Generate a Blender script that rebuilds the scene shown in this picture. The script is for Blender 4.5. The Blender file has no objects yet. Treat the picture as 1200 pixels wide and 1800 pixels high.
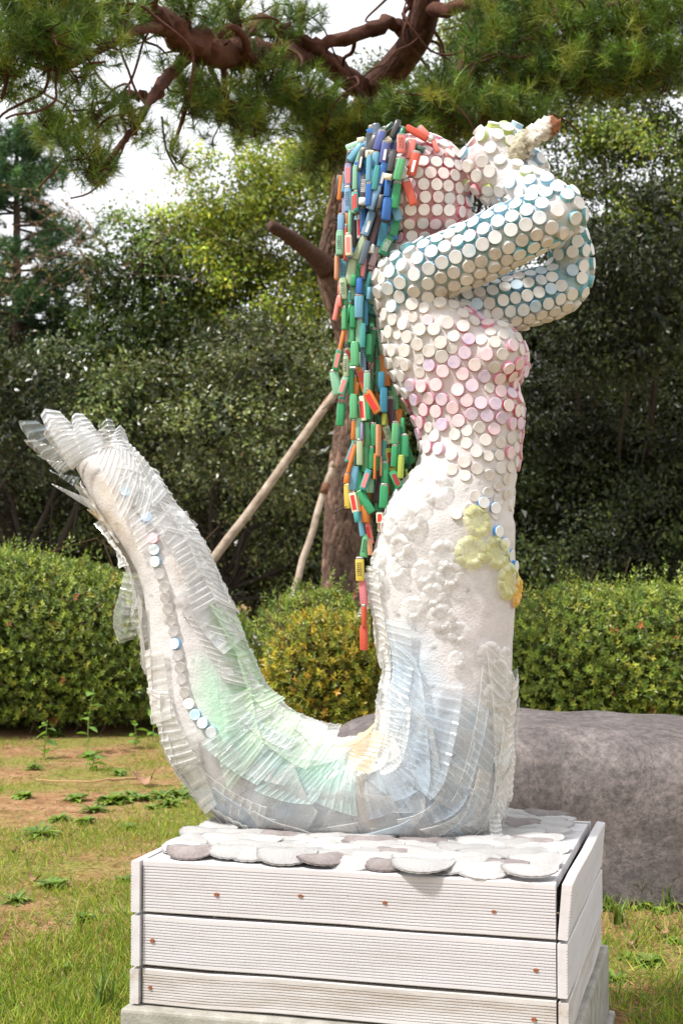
import bpy, bmesh, math, random
import numpy as np
from mathutils import Vector, Matrix
from mathutils.bvhtree import BVHTree

random.seed(7)
rng = np.random.default_rng(11)
sc = bpy.context.scene
COL = sc.collection

# ------------------------------------------------------------------ camera
F = 2520.0                      # focal length in photo pixels (50 mm on a 36 mm tall frame)
PITCH = math.atan(100 / F)
CAM = np.array([0.0, 0.0, 1.05])
cd = bpy.data.cameras.new('camera')
cd.sensor_fit = 'VERTICAL'; cd.sensor_height = 36; cd.sensor_width = 24; cd.lens = 50.4
cd.clip_start = 0.05; cd.clip_end = 2000
cd.dof.use_dof = True; cd.dof.focus_distance = 3.08; cd.dof.aperture_fstop = 10
cam = bpy.data.objects.new('camera', cd); COL.objects.link(cam)
cam.location = CAM; cam.rotation_euler = (math.pi / 2 + PITCH, 0, 0)
sc.camera = cam

# ------------------------------------------------------------------ world and sun
SUN_EL, SUN_AZ = math.radians(56), math.radians(-118)      # azimuth from +Y, clockwise: behind the camera to the left
w = bpy.data.worlds.new('World'); sc.world = w; w.use_nodes = True
nt = w.node_tree; nt.nodes.clear()
o_ = nt.nodes.new('ShaderNodeOutputWorld'); bg = nt.nodes.new('ShaderNodeBackground')
sky = nt.nodes.new('ShaderNodeTexSky'); sky.sky_type = 'NISHITA'; sky.sun_disc = False
sky.sun_elevation = SUN_EL; sky.sun_rotation = SUN_AZ
sky.air_density = 1.0; sky.dust_density = 4.0; sky.ozone_density = 1.0
mx = nt.nodes.new('ShaderNodeMix'); mx.data_type = 'RGBA'; mx.inputs['Factor'].default_value = 0.8
mx.inputs['B'].default_value = (7.4, 7.4, 7.4, 1)          # thin bright cloud veil
nt.links.new(sky.outputs[0], mx.inputs['A']); nt.links.new(mx.outputs['Result'], bg.inputs[0])
bg.inputs[1].default_value = 0.10
nt.links.new(bg.outputs[0], o_.inputs[0])
sl = bpy.data.lights.new('sun', 'SUN'); sl.energy = 2.8; sl.angle = math.radians(6); sl.color = (1, 0.965, 0.915)
sun = bpy.data.objects.new('sun', sl); COL.objects.link(sun)
sd = Vector((math.sin(SUN_AZ) * math.cos(SUN_EL), math.cos(SUN_AZ) * math.cos(SUN_EL), math.sin(SUN_EL)))
sun.rotation_euler = sd.to_track_quat('Z', 'Y').to_euler()
vs = sc.view_settings
vs.view_transform = 'Standard'; vs.look = 'None'; vs.exposure = 1.12; vs.gamma = 1.0; vs.use_curve_mapping = False
sc.cycles.use_denoising = True
sc.cycles.max_bounces = 10; sc.cycles.transparent_max_bounces = 24
sc.cycles.diffuse_bounces = 4; sc.cycles.glossy_bounces = 3; sc.cycles.transmission_bounces = 6

# ------------------------------------------------------------------ pixel <-> place
CT, ST = math.cos(PITCH), math.sin(PITCH)
def ray(px, py):
    u = (px - 600) / F; v = (900 - py) / F
    return np.array([u, CT - v * ST, ST + v * CT])
def at(px, py, depth):
    d = ray(px, py); return CAM + d * (depth / d[1])
def on_ground(px, py, z=0.0):
    d = ray(px, py); return CAM + d * ((z - CAM[2]) / d[2])
SK = 0.20                       # the sculpture stands turned: its right side is nearer
NRM = np.array([-SK, -1.0, 0.0]); NRM /= np.linalg.norm(NRM)   # towards the viewer's side
def Q(px, py, off=0.0):
    d = ray(px, py)
    c = 3.22 + SK * 0.1
    t = (c - (CAM[1] + SK * CAM[0])) / (d[1] + SK * d[0])
    return CAM + d * t - NRM * off
PXM = 787.0                     # photo pixels per metre at the sculpture
def proj(P):
    P = np.asarray(P) - CAM
    zc = P[..., 1] * CT + P[..., 2] * ST
    yc = -P[..., 1] * ST + P[..., 2] * CT
    return 600 + F * P[..., 0] / zc, 900 - F * yc / zc

# ------------------------------------------------------------------ helpers: materials
def new_mat(name):
    m = bpy.data.materials.new(name); m.use_nodes = True
    return m, m.node_tree, m.node_tree.nodes['Principled BSDF']
def N(t, typ, **kw):
    n = t.nodes.new(typ)
    for k, v in kw.items(): setattr(n, k, v)
    return n
def ramp(t, fac, stops):
    r = N(t, 'ShaderNodeValToRGB'); e = r.color_ramp.elements
    while len(e) > len(stops): e.remove(e[-1])
    while len(e) < len(stops): e.new(0.5)
    for el, (p, c) in zip(e, stops): el.position = p; el.color = (*c, 1)
    t.links.new(fac, r.inputs[0]); return r.outputs[0]
def noise(t, scale, detail=4, rough=0.6, coord='Object', vec=None, dist=0.0):
    n = N(t, 'ShaderNodeTexNoise'); n.inputs['Scale'].default_value = scale
    n.inputs['Detail'].default_value = detail; n.inputs['Roughness'].default_value = rough
    n.inputs['Distortion'].default_value = dist
    if vec is None:
        tc = N(t, 'ShaderNodeTexCoord'); vec = tc.outputs[coord]
    t.links.new(vec, n.inputs['Vector']); return n
def bump(t, bs, h, strength=0.3, dist=0.01):
    b = N(t, 'ShaderNodeBump'); b.inputs['Strength'].default_value = strength; b.inputs['Distance'].default_value = dist
    t.links.new(h, b.inputs['Height']); t.links.new(b.outputs[0], bs.inputs['Normal']); return b
def mixc(t, fac, a, b, mode='MIX'):
    m = N(t, 'ShaderNodeMix', data_type='RGBA', blend_type=mode)
    for s, v in (('Factor', fac), ('A', a), ('B', b)):
        if isinstance(v, (int, float)): m.inputs[s].default_value = v
        elif isinstance(v, tuple): m.inputs[s].default_value = (*v, 1)
        else: t.links.new(v, m.inputs[s])
    return m.outputs['Result']
def mottled(name, stops, scale, rough=0.7, bstr=0.3, bdist=0.004, detail=6, coord='Object', spec=0.4, bscale=None):
    m, t, b = new_mat(name)
    n = noise(t, scale, detail, coord=coord)
    t.links.new(ramp(t, n.outputs[0], stops), b.inputs['Base Color'])
    b.inputs['Roughness'].default_value = rough; b.inputs['Specular IOR Level'].default_value = spec
    n2 = noise(t, bscale or scale * 3, 5, coord=coord); bump(t, b, n2.outputs[0], bstr, bdist)
    return m
def attr_mat(name, rough=0.6, transl=0.0, spec=0.4, nscale=0, namp=0.25, bstr=0.0, bdist=0.004, bscale=60, gain=1.0):
    """colour comes from the thing's own colour attribute"""
    m, t, b = new_mat(name)
    a = N(t, 'ShaderNodeAttribute'); a.attribute_name = 'Col'
    c = a.outputs['Color']
    if nscale:
        n = noise(t, nscale, 5)
        f = ramp(t, n.outputs[0], [(0.3, (1 - namp,) * 3), (0.7, (1 + namp * .3,) * 3)])
        c = mixc(t, 1.0, c, f, 'MULTIPLY')
    t.links.new(c, b.inputs['Base Color'])
    b.inputs['Roughness'].default_value = rough; b.inputs['Specular IOR Level'].default_value = spec
    if bstr:
        n2 = noise(t, bscale, 6); bump(t, b, n2.outputs[0], bstr, bdist)
    if transl:
        tr = N(t, 'ShaderNodeBsdfTranslucent'); ms = N(t, 'ShaderNodeMixShader'); ms.inputs[0].default_value = transl
        c2 = mixc(t, 1.0, c, (1.15, 1.15, 0.55), 'MULTIPLY')
        t.links.new(c2, tr.inputs[0])
        t.links.new(b.outputs[0], ms.inputs[1]); t.links.new(tr.outputs[0], ms.inputs[2])
        out = t.nodes['Material Output']; t.links.new(ms.outputs[0], out.inputs[0])
    return m

# ------------------------------------------------------------------ helpers: meshes
def mesh_np(name, V, Fc, mat=None, col=None, smooth=False, mats=None, midx=None):
    """Fc: (n,3) or (n,4) array, or a list of such arrays"""
    V = np.asarray(V, dtype=np.float32)
    Fl = Fc if isinstance(Fc, list) else [Fc]
    Fl = [np.asarray(f, dtype=np.int32) for f in Fl if len(f)]
    me = bpy.data.meshes.new(name)
    me.vertices.add(len(V)); me.vertices.foreach_set('co', V.ravel())
    idx = np.concatenate([f.ravel() for f in Fl])
    tot = np.concatenate([np.full(len(f), f.shape[1], np.int32) for f in Fl])
    st = np.concatenate([[0], np.cumsum(tot)[:-1]]).astype(np.int32)
    me.loops.add(len(idx)); me.loops.foreach_set('vertex_index', idx)
    me.polygons.add(len(tot)); me.polygons.foreach_set('loop_start', st); me.polygons.foreach_set('loop_total', tot)
    if midx is not None: me.polygons.foreach_set('material_index', np.asarray(midx, np.int32))
    me.update(calc_edges=True)
    me.polygons.foreach_set('use_smooth', np.full(len(tot), bool(smooth)))
    if col is not None:
        a = me.attributes.new('Col', 'FLOAT_COLOR', 'POINT')
        c = np.ones((len(V), 4), np.float32); c[:, :3] = col; a.data.foreach_set('color', c.ravel())
    for m in (mats or ([mat] if mat else [])): me.materials.append(m)
    return me
def link(name, me, parent=None, loc=None, mtx=None):
    o = bpy.data.objects.new(name, me); COL.objects.link(o)
    if parent is not None: o.parent = parent
    if mtx is not None: o.matrix_local = mtx
    elif loc is not None: o.location = loc
    return o
def tag(o, label, cat, group=None, kind=None):
    if label: o['label'] = label
    if cat: o['category'] = cat
    if group: o['group'] = group
    if kind: o['kind'] = kind
    return o
def thing(name, label, cat, loc=(0, 0, 0), group=None, rot=None):
    o = bpy.data.objects.new(name, None); COL.objects.link(o); o.location = loc
    o.empty_display_size = 0.1
    if rot is not None: o.rotation_euler = rot
    return tag(o, label, cat, group)
def unit(a): return a / np.maximum(np.linalg.norm(a, axis=-1, keepdims=True), 1e-9)
class MB:
    def __init__(s): s.V, s.Q, s.T, s.C, s.n = [], [], [], [], 0
    def add(s, V, q=None, t=None, col=(1, 1, 1)):
        V = np.asarray(V, float)
        if q is not None and len(q): s.Q.append(np.asarray(q) + s.n)
        if t is not None and len(t): s.T.append(np.asarray(t) + s.n)
        c = np.asarray(col, float)
        s.C.append(np.broadcast_to(c, (len(V), 3)) if c.ndim == 1 else c)
        s.V.append(V); s.n += len(V); return s
    def mesh(s, name, mat, smooth=False, off=(0, 0, 0), col=True):
        f = []
        if s.Q: f.append(np.concatenate(s.Q))
        if s.T: f.append(np.concatenate(s.T))
        return mesh_np(name, np.concatenate(s.V) - np.asarray(off), f, mat, np.concatenate(s.C) if col else None, smooth)
def grid_faces(nu, nv, wrap=False):
    i = np.arange(nu - 1)[:, None]; j = np.arange(nv if wrap else nv - 1)[None, :]
    a = i * nv + j; b = i * nv + (j + 1) % nv; c = (i + 1) * nv + (j + 1) % nv; d = (i + 1) * nv + j
    return np.stack([a, b, c, d], -1).reshape(-1, 4)
def frames(P):
    P = np.asarray(P, float); T = unit(np.gradient(P, axis=0))
    ref = np.array([0, 0, 1.0]) if abs(T[0][2]) < 0.9 else np.array([1.0, 0, 0])
    A = []; a = unit(np.cross(T[0], ref))
    for t in T:
        a = a - t * np.dot(a, t); a = a / (np.linalg.norm(a) + 1e-9); A.append(a)
    A = np.array(A); return T, A, np.cross(T, A)
def tube(P, R, seg=8, cap=True):
    P = np.asarray(P, float); R = np.broadcast_to(np.asarray(R, float), (len(P),))
    T, A, B = frames(P); th = np.linspace(0, 2 * np.pi, seg, endpoint=False)
    V = P[:, None] + R[:, None, None] * (np.cos(th)[None, :, None] * A[:, None] + np.sin(th)[None, :, None] * B[:, None])
    q = grid_faces(len(P), seg, True); V = V.reshape(-1, 3); t = []
    if cap:
        n = len(V); V = np.vstack([V, P[0], P[-1]]); k = (len(P) - 1) * seg
        t = [(n, (j + 1) % seg, j) for j in range(seg)] + [(n + 1, k + j, k + (j + 1) % seg) for j in range(seg)]
    return V, q, np.array(t, int).reshape(-1, 3)
def smooth_poly(P, k=6):
    P = np.asarray(P, float); n = len(P); out = []
    for i in range(n - 1):
        p0, p1, p2, p3 = P[max(i - 1, 0)], P[i], P[i + 1], P[min(i + 2, n - 1)]
        for t in np.linspace(0, 1, k, endpoint=False):
            out.append(0.5 * (2 * p1 + (p2 - p0) * t + (2 * p0 - 5 * p1 + 4 * p2 - p3) * t * t + (3 * p1 - p0 - 3 * p2 + p3) * t ** 3))
    out.append(P[-1]); return np.array(out)
def box_v(x0, x1, y0, y1, z0, z1):
    V = np.array([(x, y, z) for z in (z0, z1) for y in (y0, y1) for x in (x0, x1)], float)
    return V, np.array([(0, 2, 3, 1), (4, 5, 7, 6), (0, 1, 5, 4), (1, 3, 7, 5), (3, 2, 6, 7), (2, 0, 4, 6)])
def sines(P, scale, seed, octaves=3):
    r = np.random.default_rng(seed); out = np.zeros(len(P)); a = 1.0
    for o in range(octaves):
        for _ in range(4):
            k = r.normal(size=3) * scale * 2 ** o; out += a * np.sin(P @ k + r.uniform(0, 6.28)) / 4
        a *= 0.5
    return out
def leaves(B, D, Nn, L, W, C, cup=0.12):
    """folded diamond leaves: base, right, tip, left"""
    D = unit(D); S = unit(np.cross(D, Nn)); U = np.cross(S, D)
    L = np.asarray(L)[:, None]; W = np.asarray(W)[:, None]
    mid = B + D * L * 0.45 + U * W * cup
    V = np.stack([B, mid + S * W / 2 + U * W * 0.12, B + D * L - U * L * 0.06, mid - S * W / 2 + U * W * 0.12], 1)
    n = len(B); k = np.arange(n)[:, None] * 4
    T = np.concatenate([k + [0, 1, 2], k + [0, 2, 3]], 0)
    return V.reshape(-1, 3), T, np.repeat(C, 4, axis=0)
def rand_dir(n, g=rng): return unit(g.normal(size=(n, 3)))
def palette(n, cols, jit=0.18, g=rng, w=None):
    cols = np.asarray(cols, float); i = g.choice(len(cols), n, p=w)
    return np.clip(cols[i] * (1 + g.normal(size=(n, 1)) * jit) * (1 + g.normal(size=(n, 3)) * jit * .35), 0.003, 1)

# ------------------------------------------------------------------ shared materials
M_LEAF = attr_mat('leaf', rough=0.42, transl=0.36, spec=0.5)
M_LEAF_GLOSS = attr_mat('glossy_leaf', rough=0.32, transl=0.16, spec=0.55)
M_NEEDLE = attr_mat('pine_needle', rough=0.5, transl=0.2, spec=0.35)
M_GRASS = attr_mat('grass_blade', rough=0.55, transl=0.3, spec=0.3)
M_BARK = attr_mat('bark', rough=0.85, spec=0.2, nscale=40, namp=0.45, bstr=0.5, bdist=0.01, bscale=70)
M_TWIG = attr_mat('twig', rough=0.8, spec=0.2)

# ================================================================== THE SETTING
# ground sheet, fine near the plinth and coarse to the horizon
gx = np.concatenate([[-400, -150, -60, -30, -15, -8], np.linspace(-5, 5, 101), [8, 15, 30, 60, 150, 400]])
gy = np.concatenate([[-60, -20, -5, 0], np.linspace(2, 13, 111), [15, 18, 22, 27, 35, 60, 120, 300, 800]])
GX, GY = np.meshgrid(gx, gy, indexing='ij')
GP = np.stack([GX.ravel(), GY.ravel(), np.zeros(GX.size)], 1)
near = np.exp(-(np.maximum(np.abs(GP[:, 0]) - 4, 0) + np.maximum(np.abs(GP[:, 1] - 7) - 5, 0)))
def ground_z(x, y):
    P = np.stack([x, y, 0 * x], -1).reshape(-1, 3); return (sines(P, 1.6, 3, 4) * 0.016 - 0.006).reshape(np.shape(x))
GP[:, 2] = ground_z(GP[:, 0], GP[:, 1]) * near
m, t, b = new_mat('soil_with_grass')
n1 = noise(t, 1.1, 6, .65); n2 = noise(t, 9, 8, .7); n3 = noise(t, 70, 6, .75)
soil = ramp(t, n2.outputs[0], [(.3, (.16, .085, .04)), (.5, (.29, .165, .085)), (.7, (.38, .25, .14))])
moss = ramp(t, n3.outputs[0], [(.3, (.09, .105, .02)), (.55, (.19, .205, .04)), (.75, (.3, .28, .09))])
gsel = ramp(t, n1.outputs[0], [(.44, (0, 0, 0)), (.58, (.8, .8, .8))])
c = mixc(t, gsel, soil, moss)
spk = ramp(t, n3.outputs[0], [(.32, (.5, .5, .5)), (.5, (1, 1, 1)), (.72, (1.35, 1.3, 1.2))])
t.links.new(mixc(t, 1.0, c, spk, 'MULTIPLY'), b.inputs['Base Color'])
b.inputs['Roughness'].default_value = .95; b.inputs['Specular IOR Level'].default_value = .1
bump(t, b, n3.outputs[0], .8, .012)
M_SOIL = m
o = link('ground', mesh_np('ground', GP, grid_faces(len(gx), len(gy))[:, ::-1], M_SOIL, smooth=True)); o['kind'] = 'structure'
# the path that shows in the gap between the hedges
M_PATH = mottled('pale_path', [(.35, (.2, .185, .17)), (.65, (.29, .27, .25))], 6, .9, .3, .01)
V, q = box_v(-8, 8, 17.8, 23.4, -.05, .012)
V[:, 1] += V[:, 0] * .08
o = link('path', mesh_np('path', V, q, M_PATH)); o['kind'] = 'structure'

# ------------------------------------------------------------------ trees behind
def crown(lobes, dens, size, cols, seed, clump=(.3, .55), flat=.6, gap=0.0, up=.5, core=True, wts=None, jit=.22, aspect=.5):
    """leaf clumps spread over several ellipsoid lobes; lobes: (px, py, depth, rx_px, ry_px)"""
    g = np.random.default_rng(seed); B, D, Nn, L, W, C = [], [], [], [], [], []
    for (px, py, dp, rx, ry) in lobes:
        c = at(px, py, dp); sx = rx * dp / F; sz = ry * dp / F; sy = min(sx, sz * 1.2) * .9
        area = math.pi * sx * sz; lobe_tone = float(np.clip(1 + .38 * g.normal(), .5, 1.7)); L0 = len(C)
        nc = max(4, int(area * 2.6 / (clump[0] + clump[1]) ** 2 * 2.2))
        d = rand_dir(nc, g); rad = g.uniform(.55, 1.0, nc) ** .5
        cc = c + d * rad[:, None] * np.array([sx, sy, sz]); cc[:, 2] = np.maximum(cc[:, 2], .35)
        cr = g.uniform(clump[0], clump[1], nc)
        k = int(area * dens / nc) + 1
        for i in range(nc):
            if g.random() < gap: continue
            kk = max(6, int(k * (cr[i] / np.mean(clump)) ** 2))
            off = g.normal(size=(kk, 3)) * np.array([1, 1, flat]) * cr[i] * .5
            B.append(cc[i] + off); out = unit(off + d[i] * cr[i] * .6)
            Nn.append(unit(d[i] * .7 + out * .45 + np.array([0, 0, up * .6]) + g.normal(size=(kk, 3)) * .34))
            D.append(unit(out * .5 + g.normal(size=(kk, 3)) * .6 + np.array([0, 0, -.25])))
            l = g.uniform(.7, 1.25, kk) * size; L.append(l); W.append(l * aspect)
            C.append(palette(kk, cols, jit, g, wts) * float(np.clip(1 + .3 * g.normal(), .45, 1.9)))
        for q_ in range(L0, len(C)): C[q_] = C[q_] * lobe_tone      # each bough has leaves of its own age and tone
        if core:                       # large filler leaves deep inside, coloured darker to paint the crown's inner shade
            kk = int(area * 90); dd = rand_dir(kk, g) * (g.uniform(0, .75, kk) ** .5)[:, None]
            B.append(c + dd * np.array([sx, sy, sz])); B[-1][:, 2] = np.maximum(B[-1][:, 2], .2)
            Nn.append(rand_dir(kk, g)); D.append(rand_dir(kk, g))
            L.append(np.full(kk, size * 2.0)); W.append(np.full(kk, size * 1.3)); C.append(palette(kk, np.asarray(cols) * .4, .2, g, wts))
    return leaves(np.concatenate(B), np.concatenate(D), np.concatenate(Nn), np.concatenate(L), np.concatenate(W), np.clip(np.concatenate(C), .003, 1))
def trunk_mesh(base, lobes, r0, seed, col=(.05, .04, .032)):
    g = np.random.default_rng(seed); mb = MB()
    cs = np.array([at(*l[:3]) for l in lobes]); top = cs[np.argmax(cs[:, 2])]
    mid = (base + top) / 2 + np.array([g.normal() * .15, g.normal() * .15, 0])
    P = smooth_poly([base - [0, 0, .1], base * .7 + mid * .3, mid, top], 6)
    mb.add(*tube(P, np.linspace(r0, r0 * .25, len(P)), 10), col=col)
    for c_ in cs:
        s = P[min(len(P) - 1, max(2, int(len(P) * .25 + g.integers(0, 6))))]
        e = c_; m_ = (s + e) / 2 + np.array([g.normal() * .2, g.normal() * .2, -.15])
        PP = smooth_poly([s, m_, e], 5); mb.add(*tube(PP, np.linspace(r0 * .45, r0 * .08, len(PP)), 6), col=col)
        for _ in range(5):
            i = g.integers(3, len(PP) - 1); d = rand_dir(1, g)[0]; ln = .6 + g.random() * .6
            mb.add(*tube(np.array([PP[i], PP[i] + d * ln * .5 + [0, 0, .1], PP[i] + d * ln]), [r0 * .14, r0 * .09, .006], 5), col=col)
    return mb
def tree(name, label, cat, base_px, base_depth, lobes, dens, size, cols, seed, r0=.16, mat=None, group=None, **kw):
    base = at(base_px, 1000, base_depth); base[2] = 0
    t = thing(name, label, cat, base, group)
    V, T, C = crown(lobes, dens, size, cols, seed, **kw)
    o = link('crown', mesh_np('crown', V - base, T, mat or M_LEAF, C), t); o['kind'] = 'stuff'
    link('trunk', trunk_mesh(base, lobes, r0, seed + 1).mesh('trunk', M_BARK, True, base), t)
    return t
G_DARK = [(.04, .058, .014), (.055, .075, .018), (.028, .04, .012), (.085, .105, .025)]
G_MID = [(.08, .125, .022), (.11, .16, .028), (.05, .085, .018), (.15, .19, .035)]
G_YEL = [(.27, .32, .045), (.36, .37, .05), (.19, .25, .04), (.12, .17, .03)]
G_BLUE = [(.04, .1, .035), (.06, .14, .05), (.08, .15, .045), (.03, .07, .03)]
tree('evergreen_shrub', 'big rounded dark evergreen with glinting small leaves behind the leaning support pole', 'tree', 410, 24.5,
     [(300, 690, 22.8, 95, 85), (400, 610, 23.6, 90, 70), (490, 640, 22.6, 95, 90), (380, 770, 22.2, 105, 85), (500, 790, 22.4, 100, 90), (270, 810, 23.2, 80, 90), (580, 720, 23.8, 80, 100), (430, 900, 24.2, 150, 95), (300, 930, 24.6, 110, 90), (560, 900, 24.4, 100, 110),
      (420, 1000, 25, 190, 80), (560, 990, 25, 110, 90)], 900, .085, [(.075, .1, .024), (.11, .135, .035), (.05, .07, .018), (.18, .19, .08), (.15, .175, .045)], 21, .12, M_LEAF_GLOSS, aspect=.48)
tree('evergreen_shrub', 'low dark shrub mass filling in behind the left hedge', 'tree', 80, 24,
     [(10, 680, 22.6, 95, 75), (120, 660, 23, 85, 70), (200, 720, 22.8, 75, 75), (60, 770, 22.8, 110, 70), (170, 810, 23.4, 90, 70), (60, 880, 25, 150, 100), (190, 900, 25, 110, 100), (-60, 800, 24, 100, 180), (-90, 600, 24.5, 90, 150), (90, 990, 25.6, 220, 80)],
     850, .085, [(.06, .085, .022), (.085, .11, .03), (.04, .06, .016), (.13, .15, .05)], 22, .16, M_LEAF_GLOSS, aspect=.48)
tree('broadleaf_tree', 'yellow-green broadleaf tree with loose airy crown beside the pine trunk', 'tree', 440, 27,
     [(420, 330, 26, 90, 80), (500, 420, 26.2, 110, 90), (370, 460, 26.5, 85, 95), (440, 540, 26.3, 120, 90), (540, 330, 26.7, 80, 90), (560, 520, 26.9, 90, 110), (640, 420, 28, 90, 130), (350, 580, 26.5, 70, 80), (330, 420, 26.6, 60, 70), (600, 270, 27.4, 80, 90)],
     1700, .1, G_YEL, 23, .1, gap=.06, clump=(.28, .5), core=False)
tree('broadleaf_tree', 'dense mid-green bushy tree between the conifer and the yellowish tree', 'tree', 250, 26,
     [(250, 460, 25.6, 80, 85), (170, 520, 25.6, 70, 80), (220, 560, 25.2, 80, 90), (300, 540, 25.8, 70, 90), (180, 640, 25, 70, 80), (270, 650, 25.4, 80, 90)],
     850, .09, G_MID + [(.07, .12, .03)], 24, .16)
tree('broadleaf_tree', 'tall dark tree with sky holes rising behind the raised hand', 'tree', 830, 26.5,
     [(760, 480, 27, 120, 130), (860, 560, 26, 110, 130), (700, 640, 27, 110, 140), (780, 780, 26, 150, 150), (660, 840, 26.5, 110, 140), (850, 900, 25.6, 150, 140), (700, 960, 25.6, 140, 110),
      (800, 300, 27.5, 120, 90), (700, 200, 27.5, 110, 110), (860, 170, 28, 130, 110)], 800, .095, G_DARK + [(.1, .14, .03), (.14, .18, .035)], 25, .12, gap=.05)
tree('broadleaf_tree', 'huge dark broadleaf tree towering over the right hedge', 'tree', 1080, 27.5,
     [(1000, 600, 22.4, 110, 90), (1130, 570, 21.8, 120, 100), (960, 740, 24.4, 110, 110), (1080, 760, 24.6, 130, 120), (980, 930, 25.0, 150, 130), (1200, 900, 25.2, 170, 160), (1240, 700, 24.4, 130, 150), (1090, 900, 24.6, 130, 150), (1090, 980, 24.8, 240, 80),
      (1030, 450, 21.6, 110, 90), (1170, 420, 21, 125, 100), (1270, 520, 22.6, 110, 130)], 1100, .095, [(.035, .05, .013), (.045, .064, .016), (.024, .034, .011), (.07, .09, .022)], 26, .14)
tree('broadleaf_tree', 'sunlit bright green crown above the dark right-hand tree', 'tree', 1120, 28,
     [(1120, 300, 26.5, 130, 100), (1010, 330, 27, 90, 100), (1200, 180, 26.5, 120, 120), (1060, 180, 27.5, 110, 100), (960, 120, 28, 110, 110), (1180, 40, 27, 130, 100), (1040, 20, 28, 130, 100), (880, 30, 29, 120, 90)],
     1300, .1, G_MID + [(.2, .25, .04), (.26, .28, .045)], 27, .1, gap=.1, core=False)
# farther row closing the view
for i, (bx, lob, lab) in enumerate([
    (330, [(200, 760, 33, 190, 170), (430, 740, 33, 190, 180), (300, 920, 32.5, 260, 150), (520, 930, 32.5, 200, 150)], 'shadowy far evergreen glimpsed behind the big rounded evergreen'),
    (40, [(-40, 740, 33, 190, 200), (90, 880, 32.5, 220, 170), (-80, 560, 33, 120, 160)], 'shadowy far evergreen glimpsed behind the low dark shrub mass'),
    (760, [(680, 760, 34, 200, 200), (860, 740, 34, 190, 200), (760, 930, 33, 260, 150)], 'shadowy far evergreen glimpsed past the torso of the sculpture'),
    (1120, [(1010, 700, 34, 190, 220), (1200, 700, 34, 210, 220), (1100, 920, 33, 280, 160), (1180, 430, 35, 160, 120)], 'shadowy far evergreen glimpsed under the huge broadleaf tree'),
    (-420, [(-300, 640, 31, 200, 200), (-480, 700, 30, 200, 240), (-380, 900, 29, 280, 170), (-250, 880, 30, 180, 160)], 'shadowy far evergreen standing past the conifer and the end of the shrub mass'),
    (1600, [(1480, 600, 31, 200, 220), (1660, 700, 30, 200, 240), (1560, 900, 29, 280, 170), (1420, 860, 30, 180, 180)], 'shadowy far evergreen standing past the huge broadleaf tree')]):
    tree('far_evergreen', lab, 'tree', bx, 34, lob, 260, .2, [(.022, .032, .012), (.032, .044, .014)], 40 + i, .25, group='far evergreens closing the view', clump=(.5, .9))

# pine needles: tufts of thin triangles
def needle_tufts(P, D, per, length, width, cols, g):
    n = len(P); base = np.repeat(P, per, 0); d = np.repeat(unit(D), per, 0)
    r = rand_dir(n * per, g); dirn = unit(d * .55 + r * .8)
    base = base + d * g.uniform(-.05, .05, (n * per, 1)) * length / .1
    L = length * g.uniform(.7, 1.2, n * per); side = unit(np.cross(dirn, rand_dir(n * per, g))) * width / 2
    tip = base + dirn * L[:, None]; V = np.stack([base - side, base + side, tip], 1).reshape(-1, 3)
    T = np.arange(n * per * 3).reshape(-1, 3)
    C = np.repeat(np.repeat(palette(n, cols, .16, g), per, 0) * (1 + .15 * g.normal(size=(n * per, 1))), 3, 0)
    return V, T, np.clip(C, .004, 1)

# bluish conifer on the far left and the bare shrub before it
cb = at(60, 1000, 26.5); cb[2] = 0
ct = thing('conifer_tree', 'bluish green conifer behind the bare twiggy shrub', 'tree', cb)
g = np.random.default_rng(61); mbw = MB(); TP, TD = [], []
axis = np.array([at(30, y, 26.5) for y in (1100, 800, 500, 240)]); axis[0, 2] = -.1
mbw.add(*tube(smooth_poly(axis, 5), np.linspace(.2, .03, 16), 8), col=(.1, .07, .05))
for k in range(150):
    y0 = g.uniform(235, 800); half = 30 + 130 * min(1, (y0 - 215) / 200) ** .8; a = g.uniform(0, 6.28); ln = half * 26.5 / F * g.uniform(.6, 1.1)
    s = at(30, y0, 26.5); e = s + np.array([math.cos(a) * ln, math.sin(a) * ln, -.12 + g.normal() * .12])
    Pb = smooth_poly([s, (s + e) / 2 + [0, 0, .1], e], 5); mbw.add(*tube(Pb, np.linspace(.03, .008, len(Pb)), 5), col=(.1, .07, .05))
    for _ in range(20):
        u = g.uniform(.3, 1.05); TP.append(s + (e - s) * u + g.normal(size=3) * .11); TD.append(unit(e - s) * .6 + [0, 0, .7] + g.normal(size=3) * .3)
V, T, C = needle_tufts(np.array(TP), np.array(TD), 34, .17, .018, G_BLUE, g)
link('trunk', mbw.mesh('trunk', M_BARK, True, cb), ct); link('crown', mesh_np('crown', V - cb, T, M_NEEDLE, C), ct)['kind'] = 'stuff'
bb = at(150, 1000, 25.3); bb[2] = 0
bt = thing('bare_shrub', 'half-bare shrub with thin pinkish tan twigs in front of the conifer', 'shrub', bb)
mbw = MB(); g = np.random.default_rng(62); LP = []
def twig_walk(p, d, r, depth):
    n = int(6 + g.integers(0, 4)); P = [p]
    for _ in range(n):
        d = unit(d + g.normal(size=3) * .22 + np.array([-.05, 0, -.02])); P.append(P[-1] + d * .16)
    P = np.array(P); mbw.add(*tube(P, np.linspace(r, r * .55, len(P)), 5, False), col=np.array((.23, .145, .10)) * g.uniform(.7, 1.3))
    LP.extend(P[3:])
    if depth:
        for _ in range(3):
            i = g.integers(2, len(P)); twig_walk(P[i], unit(d + g.normal(size=3) * .6), r * .6, depth - 1)
mbw.add(*tube(smooth_poly([bb, at(165, 800, 25.3), at(180, 560, 25.3)], 5), np.linspace(.05, .03, 11), 7), col=(.08, .055, .04))
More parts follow.
